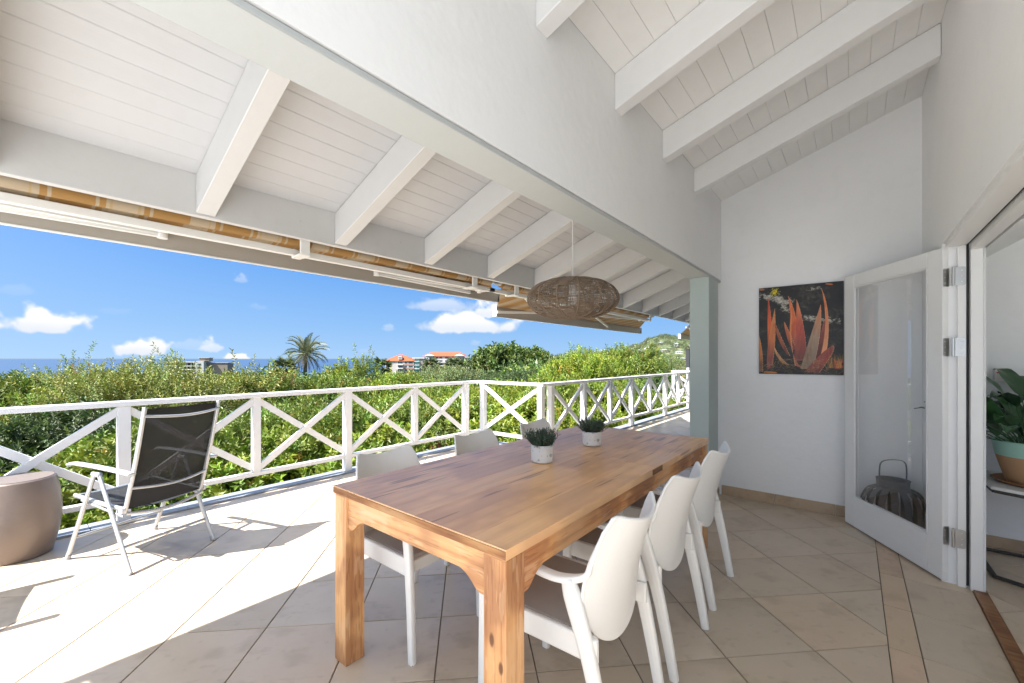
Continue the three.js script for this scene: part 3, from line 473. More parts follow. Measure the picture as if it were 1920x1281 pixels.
// ================================================================== PENDANT LAMP
{
  const t = thing('pendant_lamp', 'flattened woven brown pendant lamp hanging above the table', 'lamp', [-1.318, 1.713, -2.2]);
  const R = .275, H = .117, tw = std({ color: lin(.19, .138, .095), roughness: .9 }), N = 14, pr = (a) => [.035 + (R - .035) * Math.pow(Math.max(0, Math.cos(a)), .82), H * Math.sin(a)];
  for (let i = 0; i < N; i++) { const th = i / N * Math.PI * 2, pts = []; for (let k = 0; k <= 26; k++) { const a = -Math.PI / 2 + k / 26 * Math.PI, [q, y] = pr(a); pts.push(V(Math.cos(th) * q, y, Math.sin(th) * q)); } part('rib', sweep(pts, .0075, .0075, V(-Math.sin(th), 0, Math.cos(th)), { n: 6, sq: 2 }), tw, t); }
  // twine wound from rib to rib; the rows sag a little towards the middle and open up round the equator
  const rows = [], r = rng(4);
  for (let k = 0; k < 74; k++) {
    const s = k / 73 * 2 - 1, a = Math.sign(s) * Math.pow(Math.abs(s), .72) * 1.5; let [q, y] = pr(a);
    for (let i = 0; i < N; i++) {
      if (Math.abs(s) < .75 && r() < .10) continue;
      const j = (v) => v + (r() - .5) * .005, t0 = i / N * Math.PI * 2, t1 = (i + 1) / N * Math.PI * 2, A = V(Math.cos(t0) * q, j(y), Math.sin(t0) * q), B = V(Math.cos(t1) * q, j(y), Math.sin(t1) * q), C = A.clone().add(B).multiplyScalar(.5); C.multiplyScalar(1 - .02 * Math.cos(a)); C.y = j(y);
      rows.push(sweep([A, C, B],   .0030 + r() * .0014, .0022, V(0, 1, 0), { n: 4, sq: 2, cap: false }));
    }
  }
  // crossing diagonals that make the leaf-shaped openings between the ribs
  for (let i = 0; i < N; i++) for (let m = 0; m < 5; m++) for (const sg of [-1, 1]) { const pts = []; for (let k = 0; k <= 8; k++) { const f = k / 8, a = sg * (-1.2 + .1 * m + f * (1.9 - .3 * m)), [q, y] = pr(a), th = (i + .08 + .84 * Math.abs(Math.sin(f * Math.PI * .5)) * (.4 + .12 * m)) / N * Math.PI * 2; pts.push(V(Math.cos(th) * q * 1.004, y, Math.sin(th) * q * 1.004)); } rows.push(sweep(pts, .0032, .003, V(0, 1, 0), { n: 4, sq: 2, cap: false })); }
  const w = part('woven_twine', merge(rows), tw, t); w.userData.kind = 'stuff';
  part('top_ring', new THREE.TorusGeometry(.036, .005, 8, 24).rotateX(Math.PI / 2).translate(0, H, 0), tw, t); part('bottom_ring', new THREE.TorusGeometry(.036, .005, 8, 24).rotateX(Math.PI / 2).translate(0, -H, 0), tw, t);
  part('lamp_holder', new THREE.LatheGeometry([[0, .02], [.021, .02], [.021, .085], [.012, .10], [.005, .15], [.003, .16]].map((p) => new THREE.Vector2(...p)), 18), std({ color: lin(.6, .59, .57), roughness: .5 }), t);
  part('bulb', new THREE.SphereGeometry(.03, 16, 12).translate(0, -.005, 0), phys({ color: lin(.9, .9, .88), roughness: .3 }), t);
  part('cord', tube(V(0, .15, 0), V(0, 1.085, 0), .0035, 8), std({ color: lin(.55, .54, .52), roughness: .6 }), t);
}
// ================================================================== FOLDING ALUMINIUM CHAIR (d = towards the back, n = across)
{
  const d = V(.937, 0, -.35), t = thing('folding_chair', 'aluminium folding chair with dark mesh sling facing the sea', 'chair', [-4.10, 0, -.285], Math.atan2(.35, .937));
  const Wd = .545, P = (x, y, n) => V(x, y, -n);                                  // local x = d, local -z = n
  const sling = phys({ color: lin(.009, .0095, .011), roughness: .8, transparent: true, opacity: .97, side: THREE.DoubleSide, bumpMap: noiseBump, bumpScale: .0004 });
  const bTop = [.735, 1.045], bBot = [.545, .37], sF = [.035, .425], seatB = [.55, .385], bk = (f) => [lerp(bBot[0], bTop[0], f), lerp(bBot[1], bTop[1], f)];
  for (const [n, s] of [[.012, 1], [Wd - .012, -1]]) {
    part('front_leg', sweep([P(0, .012, n), P(.29, .6, n)], .020, .032, V(0, 0, 1), { n: 14, sq: 2.2 }), M.alu, t); part('rear_leg', sweep([P(.645, .012, n), P(.335, .6, n)], .020, .034, V(0, 0, 1), { n: 14, sq: 2.2 }), M.alu, t);
    for (const [x, k] of [[0, .3], [.645, -.33]]) part('foot_cap', sweep([P(x, 0, n), P(x + k * .055, .035, n)], .025, .038, V(0, 0, 1), { n: 12, sq: 2.2 }), std({ color: lin(.35, .35, .35), roughness: .6 }), t);
    part('leg_joint', sweep([P(.275, .598, n), P(.35, .598, n)], .026, .034, V(0, 0, 1), { n: 10, sq: 2.4 }), M.arm, t);
    part('armrest', sweep([P(.02, .636, n), P(.05, .648, n), P(.2, .65, n), P(.45, .642, n), P(.60, .632, n), P(.66, .628, n)], (q) => .048 * (q < .08 ? lerp(.5, 1, q / .08) : 1), .022, V(0, 0, 1), { seg: 24, sq: 2.4 }), M.arm, t);
    const m = n + s * .027;
    part('back_upright', sweep([P(...bBot, m), P(lerp(bBot[0], bTop[0], .55), lerp(bBot[1], bTop[1], .5), m), P(...bTop, m)], .022, .030, V(0, 0, 1), { seg: 12, n: 14, sq: 2.2 }), M.alu, t);
    part('seat_rail', sweep([P(sF[0] - .01, sF[1], m), P(.3, .40, m), P(...seatB, m)], .022, .030, V(0, 0, 1), { seg: 12, n: 14, sq: 2.2 }), M.alu, t);
    part('hinge', new THREE.CylinderGeometry(.020, .020, .020, 14).rotateX(Math.PI / 2).translate(bBot[0] + .006, bBot[1] + .02, -(n + s * .008)), M.arm, t);
    part('seat_stay', sweep([P(.12, .405, n + s * .015), P(.55, .345, n + s * .015)], .008, .016, V(0, 0, 1), { n: 8 }), M.alu, t);
  }
  const cloth = (f, nA) => { const pos = [], uv = [], id = [], m = 16; for (let i = 0; i <= m; i++) for (let j = 0; j <= 12; j++) { const q = j / 12, [x, y] = f(i / m, Math.sin(q * Math.PI)); pos.push(x, y, -lerp(nA, Wd - nA, q)); uv.push(q * .5, i / m * .6); } for (let i = 0; i < m; i++) for (let j = 0; j < 12; j++) { const a = i * 13 + j; id.push(a, a + 1, a + 13, a + 1, a + 14, a + 13); } const g = new THREE.BufferGeometry(); g.setAttribute('position', new THREE.Float32BufferAttribute(pos, 3)); g.setAttribute('uv', new THREE.Float32BufferAttribute(uv, 2)); g.setIndex(id); g.computeVertexNormals(); return g; };
  part('back_sling', cloth((f, s) => { const [x, y] = bk(.02 + .965 * f); return [x + .012 * s - .004, y]; }, .042), sling, t);
  part('seat_sling', cloth((f, s) => [lerp(sF[0], seatB[0], f), lerp(sF[1], seatB[1], f) + .005 - .022 * s], .042), sling, t);
  const cross = (x, y, dip, r = .010, dx = .014) => { const pts = []; for (let i = 0; i <= 12; i++) { const q = i / 12, s = Math.sin(q * Math.PI); pts.push(P(x + dx * s + .016, y - dip * s, lerp(.04, Wd - .04, q))); } return sweep(pts, 2 * r, 2 * r, V(0, 1, 0), { n: 8, sq: 2 }); };
  part('back_bar', cross(...bk(.92), .018, .009, .03), M.alu, t); part('back_bar', cross(...bk(.235), .022, .009, .03), M.alu, t); part('back_bar', cross(...bk(-.01), .03, .011, .02), M.alu, t);
  part('seat_bar', cross(sF[0] - .02, sF[1] - .005, .012, .012, 0), M.alu, t);
  part('leg_bar', tube(P(.075, .155, .012), P(.075, .155, Wd - .012), .009), M.alu, t); part('leg_bar', tube(P(.565, .155, .012), P(.565, .155, Wd - .012), .009), M.alu, t);
  // second chair of the set stands just left of the frame; its shadow falls into the picture
  copyThing(t, 'aluminium folding chair just outside the left edge, casting its shadow on the tiles', [-3.90, 0, .13], Math.atan2(-.983, -.18));
}
// ================================================================== DRUM TABLE
{
  const pr = [[0, 0], [.160, 0], [.166, .004], [.178, .05], [.202, .14], [.212, .22], [.211, .29], [.202, .37], [.186, .44], [.181, .450], [.174, .455], [.165, .456], [.155, .4535], [0, .4535]].map((p) => new THREE.Vector2(p[0], p[1] * 1.17)), c = new THREE.SplineCurve(pr.slice(2, 11)).getPoints(40);
  const t = thing('drum_table', 'round brown glazed drum side table cut by the left edge', 'side table', [-4.44, 0, -.085]);
  part('body', new THREE.LatheGeometry([...pr.slice(0, 2), ...c], 64), phys({ color: lin(.20, .15, .122), roughness: .42, metalness: .15, clearcoat: .25, clearcoatRoughness: .35, bumpMap: noiseBump, bumpScale: .002 }), t);
  part('table_top', new THREE.CylinderGeometry(.172, .172, .008, 64).translate(0, .531, 0), std({ color: lin(.17, .135, .115), roughness: .5, bumpMap: noiseBump, bumpScale: .001 }), t);
}
// ================================================================== LANTERN BEHIND THE GLASS DOOR
{
  const t = thing('lantern', 'dark metal strip lantern with loop handle behind the glass door', 'lantern', [.238, 0, -4.31]), m = std({ color: lin(.075, .07, .068), roughness: .6, metalness: .3 }), N = 16;
  for (let i = 0; i < N; i++) { const th = i / N * 6.2832, pts = [[.12, .012], [.168, .03], [.19, .10], [.195, .20], [.185, .28], [.15, .345], [.10, .372], [.085, .39]].map(([q, y]) => V(Math.cos(th) * q, y, Math.sin(th) * q)); part('strip', sweep(pts, .044, .003, V(-Math.sin(th), 0, Math.cos(th)), { seg: 26, n: 8, sq: 5 }), m, t); }
  part('base', new THREE.CylinderGeometry(.13, .13, .014, 32).translate(0, .008, 0), m, t); part('collar', new THREE.LatheGeometry([[.082, .375], [.096, .375], [.098, .425], [.102, .432], [.092, .432], [.084, .425], [.082, .375]].map((p) => new THREE.Vector2(...p)), 32), m, t);
  part('handle', sweep([[-.098, .40], [-.1, .5], [-.09, .555], [-.06, .575], [.06, .575], [.09, .555], [.1, .5], [.098, .40]].map(([q, y]) => V(q * .8, y, -q * .6)), .012, .006, V(.6, 0, .8), { seg: 30, n: 8 }), m, t);
  part('candle_glass', new THREE.CylinderGeometry(.045, .045, .16, 24, 1, true).translate(0, .10, 0), phys({ color: lin(.9, .9, .9), transmission: 1, thickness: 0, roughness: .05 }), t);
}
// ================================================================== ALOE PICTURE
{
  const W = 640, H = 820, c = document.createElement('canvas'); c.width = W; c.height = H; const g = c.getContext('2d'), r = rng(17);
  g.fillStyle = '#17130f'; g.fillRect(0, 0, W, H);
  for (let i = 0; i < 900; i++) { const x = r() * W, y = r() * H * .8, n = fbm(x / 90, y / 70, 1e6, 1e6, 4, 6), a = .05 + .22 * n; g.fillStyle = n > .52 ? `rgba(96,88,76,${a})` : `rgba(8,6,5,${a + .15})`; g.beginPath(); g.ellipse(x, y, 6 + r() * 34, 3 + r() * 12, r() * 3, 0, 7); g.fill(); }
  const lichen = (x0, y0, x1, y1, w, n) => { for (let i = 0; i < n; i++) { const t = r(), x = lerp(x0, x1, t) + (r() + r() - 1) * w, y = lerp(y0, y1, t) + (r() + r() - 1) * w * .55, k = 120 + r() * 110 | 0; if (fbm(x / 26, y / 20, 1e6, 1e6, 3, 8) < .44) continue; g.fillStyle = `rgba(${k},${k - 4},${k - 18},${.18 + r() * .5})`; g.beginPath(); g.ellipse(x, y, 1.5 + r() * 9, 1 + r() * 3.6, -.4 + r() * .9, 0, 7); g.fill(); } };
  lichen(30, 70, 250, 150, 62, 900); lichen(150, 90, 230, 240, 40, 420); lichen(360, 300, 620, 350, 52, 700); lichen(400, 50, 470, 40, 30, 120);
  for (let i = 0; i < 120; i++) { g.fillStyle = `rgba(${200 + r() * 40 | 0},${185 + r() * 40 | 0},30,${.25 + r() * .5})`; g.beginPath(); g.ellipse(130 + (r() + r() - 1) * 46, 46 + (r() + r() - 1) * 40, 2 + r() * 7, 1.5 + r() * 4, r() * 3, 0, 7); g.fill(); }
  g.fillStyle = '#b5652c'; g.beginPath(); g.ellipse(22, 12, 24, 9, .1, 0, 7); g.fill(); g.beginPath(); g.ellipse(540, 18, 28, 8, .2, 0, 7); g.fill();
  const leaf = (pts, c0, c1, c2) => { // pts: base left, control left, tip, control right, base right
    const [bl, cl, tp, cr, br] = pts, gr = g.createLinearGradient(tp[0], tp[1], (bl[0] + br[0]) / 2, (bl[1] + br[1]) / 2); gr.addColorStop(0, c0); gr.addColorStop(.5, c1); gr.addColorStop(1, c2);
    g.fillStyle = gr; g.beginPath(); g.moveTo(...bl); g.bezierCurveTo(bl[0], bl[1], ...cl, ...tp); g.bezierCurveTo(...cr, br[0], br[1], ...br); g.closePath(); g.fill();
    g.save(); g.clip(); for (let i = 0; i < 60; i++) { g.fillStyle = r() > .5 ? 'rgba(255,190,130,.05)' : 'rgba(60,10,5,.06)'; const t = r(); g.beginPath(); g.ellipse(lerp(bl[0], tp[0], t) + r() * 60 - 10, lerp(bl[1], tp[1], t), 4 + r() * 9, 20 + r() * 50, .1, 0, 7); g.fill(); } g.strokeStyle = 'rgba(255,200,150,.55)'; g.lineWidth = 4; g.beginPath(); g.moveTo(...tp); g.bezierCurveTo(...cr, br[0], br[1], ...br); g.stroke(); g.restore();
    for (let k = 1; k < 14; k++) { const t = k / 14, q = 1 - t, X = q * q * q * tp[0] + 3 * q * q * t * cr[0] + 3 * q * t * t * br[0] + t * t * t * br[0], Y = q * q * q * tp[1] + 3 * q * q * t * cr[1] + 3 * q * t * t * br[1] + t * t * t * br[1]; g.fillStyle = 'rgba(240,200,150,.7)'; g.beginPath(); g.moveTo(X - 2, Y - 3); g.lineTo(X + 6, Y); g.lineTo(X - 2, Y + 3); g.fill(); }
  };
  leaf([[85, 770], [60, 500], [76, 92], [112, 300], [120, 600]], '#c9381c', '#d86a33', '#8a4a35'); leaf([[70, 790], [40, 640], [130, 200], [150, 520], [110, 740]], '#d98848', '#cf7b45', '#6d2c33');
  leaf([[230, 640], [140, 520], [128, 330], [200, 520], [250, 650]], '#a8552f', '#9b4a2c', '#5d2a22'); leaf([[-20, 820], [-20, 600], [0, 450], [46, 640], [30, 800]], '#e08a30', '#b8662e', '#3a2a2c');
  leaf([[190, 720], [120, 640], [126, 560], [160, 660], [240, 735]], '#d9a970', '#cf9a66', '#8a6038');
  leaf([[270, 600], [262, 330], [236, 90], [312, 260], [330, 560]], '#e0733a', '#d0612f', '#8c3a35'); leaf([[250, 560], [205, 420], [204, 330], [238, 400], [290, 560]], '#d0683a', '#b9532f', '#70302c');
  leaf([[280, 700], [300, 420], [300, 130], [370, 330], [380, 690]], '#e28a4a', '#b5483a', '#6c3a32'); leaf([[440, 690], [470, 420], [520, 300], [520, 500], [500, 700]], '#8a3a2e', '#74302a', '#4a241f');
  leaf([[360, 770], [200, 700], [262, 210], [250, 560], [290, 740]], '#d9763c', '#cf8148', '#9a5540'); leaf([[460, 720], [560, 420], [482, 42], [590, 330], [505, 720]], '#e2742c', '#d7875a', '#e0a070');
  leaf([[330, 770], [380, 560], [480, 190], [500, 480], [420, 770]], '#cf7a4c', '#a48a74', '#7d6a5a'); leaf([[360, 800], [440, 660], [560, 560], [620, 570], [470, 800]], '#8c3f34', '#9a4038', '#5a2426');
  for (let i = 0; i < 240; i++) { g.strokeStyle = `rgba(${150 + r() * 70 | 0},${120 + r() * 50 | 0},${70 + r() * 40 | 0},${.2 + r() * .5})`; g.lineWidth = .8 + r() * 2; const x = r() * W, y = 690 + r() * 130; g.beginPath(); g.moveTo(x, y); g.quadraticCurveTo(x + r() * 90 - 45, y - r() * 70, x + r() * 180 - 90, y - 40 + r() * 90); g.stroke(); }
  for (let i = 0; i < 60; i++) { g.fillStyle = `rgba(${190 + r() * 50 | 0},${40 + r() * 40 | 0},${40 + r() * 20 | 0},.55)`; g.beginPath(); g.ellipse(600 + r() * 50 - 20, 690 + r() * 70, 3 + r() * 9, 3 + r() * 6, r() * 3, 0, 7); g.fill(); }
  for (let i = 0; i < 60; i++) { g.strokeStyle = `rgba(${170 + r() * 60 | 0},${110 + r() * 60 | 0},60,.6)`; g.lineWidth = 1.5 + r() * 1.5; const x = 530 + r() * 110, y = 760; g.beginPath(); g.moveTo(x, y); g.lineTo(x + r() * 60 - 30, y - 40 - r() * 90); g.stroke(); }
  g.fillStyle = 'rgba(205,130,60,.9)'; g.beginPath(); g.ellipse(95, 806, 55, 8, .05, 0, 7); g.fill();
  const tx = new THREE.CanvasTexture(c); tx.colorSpace = THREE.SRGBColorSpace;
  const t = thing('picture', 'square photo print of orange aloe leaves on the white wall', 'picture', [-.373, 1.612, -4.556]), w = .314, h = .402;
  part('canvas_block', lim(-w, w, -h, h, .002, .021, .002), std({ color: lin(.05, .045, .04), roughness: .6 }), t);
  part('print', new THREE.PlaneGeometry(2 * w - .002, 2 * h - .002).translate(0, 0, .0225), std({ map: tx, roughness: .45 }), t);
}
// ================================================================== IN THE ROOM: console, plant, control box
{
  const poly = [[.655, -4.26], [.66, -3.86], [.78, -3.80], [1.35, -3.80], [1.5, -4.05], [1.5, -4.40], [.70, -4.40]], t = thing('console_table', 'low white-topped table on dark metal frame inside the doorway', 'table');
  part('table_top', slabPoly(poly, .548, .566, .003, (x, z) => [x, z]), std({ color: lin(.72, .71, .69), roughness: .4 }), t);
  const m = std({ color: lin(.06, .055, .05), roughness: .55, metalness: .4 }), pin = poly.map(([x, z]) => [lerp(x, 1.08, .04), lerp(z, -4.1, .04)]);
  for (let i = 0; i < pin.length; i++) { const a = pin[i], b = pin[(i + 1) % pin.length]; part('frame_bar', bar(V(a[0], .012, a[1]), V(b[0], .012, b[1]), .018, .022, V(0, 1, 0), .002), m, t); part('frame_bar', bar(V(a[0], .536, a[1]), V(b[0], .536, b[1]), .018, .022, V(0, 1, 0), .002), m, t); }
  for (const i of [0, 3, 5]) part('leg', lim(pin[i][0] - .009, pin[i][0] + .009, .024, .524, pin[i][1] - .009, pin[i][1] + .009, .002), m, t);

  const p = thing('potted_plant', 'broad-leaved dark green plant in a mint and terracotta pot indoors', 'potted plant', [.875, .567, -4.06]), r = rng(23);
  part('saucer', new THREE.LatheGeometry([[0, 0], [.15, 0], [.185, .022], [.18, .026], [.15, .008], [0, .008]].map((q) => new THREE.Vector2(...q)), 40), std({ color: lin(.36, .19, .09), roughness: .6 }), p);
  part('pot', new THREE.LatheGeometry([[0, .009], [.115, .009], [.122, .02], [.155, .14], [.163, .175]].map((q) => new THREE.Vector2(...q)), 40), std({ color: lin(.42, .245, .13), roughness: .7 }), p);
  part('glazed_band', new THREE.LatheGeometry([[.1635, .175], [.179, .262], [.181, .27], [.170, .27], [.15, .2], [0, .2]].map((q) => new THREE.Vector2(...q)), 40), std({ color: lin(.33, .56, .46), roughness: .4 }), p);
  const lm = [[.028, .085, .032], [.022, .065, .028], [.04, .11, .038]].map((c) => phys({ color: lin(...c), roughness: .35, side: THREE.DoubleSide, transmission: .12, thickness: 0 }));
  const leafG = (L, w, droop, ph) => { const pos = [], uv = [], id = [], m = 12, k = 6; for (let i = 0; i <= m; i++) { const f = i / m, ang = ph - droop * f * f, hw = w * Math.pow(Math.sin(Math.PI * Math.pow(f, .8)), .85) * (1 - .15 * f); let x = 0, y = 0; for (let q = 0; q < i; q++) { const a = ph - droop * (q / m) ** 2; x += Math.cos(a) * L / m; y += Math.sin(a) * L / m; } for (let j = 0; j <= k; j++) { const s = j / k * 2 - 1; pos.push(x, y + Math.abs(s) * hw * .35 + .006 * Math.sin(f * 16 + s * 3) * Math.abs(s), s * hw); uv.push(f, s); } void ang; } for (let i = 0; i < m; i++) for (let j = 0; j < k; j++) { const a = i * (k + 1) + j; id.push(a, a + 1, a + k + 1, a + 1, a + k + 2, a + k + 1); } const g = new THREE.BufferGeometry(); g.setAttribute('position', new THREE.Float32BufferAttribute(pos, 3)); g.setAttribute('uv', new THREE.Float32BufferAttribute(uv, 2)); g.setIndex(id); g.computeVertexNormals(); return g; };
  const shapes = [leafG(.26, .05, 1.6, .9), leafG(.22, .058, 2.0, .7), leafG(.30, .052, 1.3, 1.15)];
  for (let i = 0; i < 60; i++) {
    const a = r() * 6.283, el = .25 + r() * 1.2, L = .12 + r() * .30, b = V(Math.cos(a) * .05, .20, Math.sin(a) * .05), e = b.clone().add(V(Math.cos(a) * Math.cos(el) * L, Math.sin(el) * L, Math.sin(a) * Math.cos(el) * L));
    part('stem', sweep([b, b.clone().lerp(e, .5).add(V(0, .02, 0)), e], .006, .006, V(-Math.sin(a), 0, Math.cos(a)), { n: 5, sq: 2 }), lm[2], p);
    const l = part('leaf', shapes[i % 3], lm[Math.floor(r() * 3)], p); l.position.copy(e); l.rotation.set((r() - .5) * .5, -a + (r() - .5) * .7, (r() - .5) * .6 - .1, 'YXZ'); l.scale.setScalar(.75 + r() * .4);
  }
  const bx = thing('control_box', 'small white box with a red mark on the room wall', 'control box', [.812, 1.235, -4.50]);
  part('case', lim(-.03, .05, -.05, .05, .001, .03, .006), std({ color: lin(.72, .71, .68), roughness: .5 }), bx); part('red_mark', lim(-.022, .002, .012, .022, .0302, .0312, 0), std({ color: lin(.55, .05, .04), roughness: .5 }), bx);
}

// ================================================================== LAND AND SEA
const SEA = -38, RIDGE = [[-9000, 4], [700, 2], [900, 1], [1020, 5], [1100, 8], [1160, 14], [1195, 24], [1220, 36], [1245, 41], [1290, 34], [1400, 24], [1800, 16], [9000, 10]];
const spot = (u, d, y = 0) => { const r = (u - 960) / LENS, c = Math.cos(YAW), s = Math.sin(YAW); return V((-s + r * c) * d, y, (-c - r * s) * d); };
function ground(x, z) {
  const s = Math.sin(YAW), c = Math.cos(YAW), f = -x * s - z * c, q = x * c - z * s, d = Math.hypot(x, z), u = f > .01 ? 960 + LENS * Math.max(-12, Math.min(12, q / f)) : (q > 0 ? 9000 : -9000);
  const land = smooth(860, 1060, u), n = fbm(x / 90 + 50, z / 90 + 50, 1e6, 1e6, 4, 301) - .5, fine = fbm(x / 9 + 50, z / 9 + 50, 1e6, 1e6, 3, 305) - .5;
  const toSea = -3.7 - 38 * smooth(14, 360, d);
  let px = RIDGE[0][1]; for (let i = 0; i + 1 < RIDGE.length; i++) if (u >= RIDGE[i][0]) px = lerp(RIDGE[i][1], RIDGE[i + 1][1], smooth(0, 1, clamp((u - RIDGE[i][0]) / (RIDGE[i + 1][0] - RIDGE[i][0]))));
  const hill = -3.7 - 12 * smooth(20, 260, d) + (px * 1.083 + 16) * smooth(300, 860, d) * (1 - .4 * smooth(900, 2200, d));
  return lerp(toSea, hill, land) + n * 26 * land * smooth(200, 700, d) * (1 - .85 * smooth(720, 850, d)) + fine * .5;
}
{
  const nr = 110, na = 420, pos = [], uv = [], id = [];
  for (let i = 0; i <= nr; i++) { const d = 2.2 * Math.pow(1500, i / nr); for (let j = 0; j <= na; j++) { const a = j / na * Math.PI * 2, x = Math.cos(a) * d, z = Math.sin(a) * d; pos.push(x, d > 2400 ? SEA - 4 : ground(x, z), z); uv.push(x / 40, z / 40); } }
  for (let i = 0; i < nr; i++) for (let j = 0; j < na; j++) { const a = i * (na + 1) + j, b = a + na + 1; id.push(a, a + 1, b, a + 1, b + 1, b); }
  const g = new THREE.BufferGeometry(); g.setAttribute('position', new THREE.Float32BufferAttribute(pos, 3)); g.setAttribute('uv', new THREE.Float32BufferAttribute(uv, 2)); g.setIndex(id); g.computeVertexNormals();
  structure('ground', g, std({ roughness: 1, map: tex(512, 512, (x, y) => { const a = fbm(x * 8, y * 8, 8, 8, 6, 311), b = fbm(x * 60, y * 60, 60, 60, 3, 312); return mix3(mix3([.26, .31, .18], [.38, .41, .25], smooth(.35, .65, a)), [.50, .46, .33], smooth(.56, .72, a) * .6 + .25 * (b - .5)); }) }));
  const sea = structure('sea', new THREE.CircleGeometry(45000, 160).rotateX(-Math.PI / 2).translate(0, SEA, 0), std({ color: lin(.022, .060, .125), roughness: .6, bumpMap: tex(512, 512, (x, y) => { const n = fbm(x * 40, y * 40, 40, 40, 4, 320); return [n, n, n]; }, false, [400, 400]), bumpScale: .25 }));
  sea.material.bumpMap.repeat.set(900, 900);
}
// ================================================================== FOLIAGE
// a spray: narrow folded leaves set along a short twig (instanced through a crown)
function spray(L, nl, ll, lw, seed, spread = 1) {
  const r = rng(seed), pos = [], leaf = (b, d, len, w) => {
    const up = V(0, 1, 0).addScaledVector(d, -d.y).add(V((r() - .5) * .9, 0, (r() - .5) * .9)).normalize(), s = d.clone().cross(up).normalize(), m = b.clone().addScaledVector(d, len * .45), e = b.clone().addScaledVector(d, len).addScaledVector(up, -len * .12), f = up.clone().multiplyScalar(w * .35), A = m.clone().addScaledVector(s, w / 2).add(f), B = m.clone().addScaledVector(s, -w / 2).add(f);
    for (const q of [b, A, e, b, e, B]) pos.push(q.x, q.y, q.z);
  };
  for (let i = 0; i < nl; i++) { const f = (i + .5) / nl, a = i * 2.4 + r(), b = V(Math.sin(f * 2 + seed) * .06 * L, f * L, Math.cos(f * 3) * .05 * L), el = .15 + .75 * f + (r() - .5) * .5, d = V(Math.cos(a) * Math.cos(el) * spread, Math.sin(el), Math.sin(a) * Math.cos(el) * spread).normalize(); leaf(b, d, ll * (.7 + .6 * r()), lw * (.75 + .5 * r())); }
  const g = new THREE.BufferGeometry(); g.setAttribute('position', new THREE.Float32BufferAttribute(pos, 3)); g.setAttribute('uv', new THREE.Float32BufferAttribute(new Float32Array(pos.length / 3 * 2), 2)); g.computeVertexNormals(); return g;
}
const leafMat = (c, t = .45) => phys({ color: lin(...c), roughness: .55, transmission: t, thickness: 0, side: THREE.DoubleSide });
const LM = { lime: leafMat([.255, .35, .028]), olive: leafMat([.265, .315, .062]), deep: leafMat([.085, .15, .028]), pale: leafMat([.235, .30, .11]), mid: leafMat([.20, .29, .034]), round: leafMat([.125, .20, .030]) };
const barkMat = std({ color: lin(.33, .30, .27), roughness: .95, bumpMap: brush, bumpScale: .004 });
const SP = [spray(.30, 15, .085, .034, 1), spray(.26, 13, .095, .040, 2), spray(.32, 16, .075, .030, 3)], SPsmall = [spray(.22, 18, .045, .020, 4), spray(.24, 20, .042, .018, 5)], SPbroad = [spray(.30, 14, .12, .058, 6, 1.2), spray(.28, 12, .13, .06, 7, 1.2)];
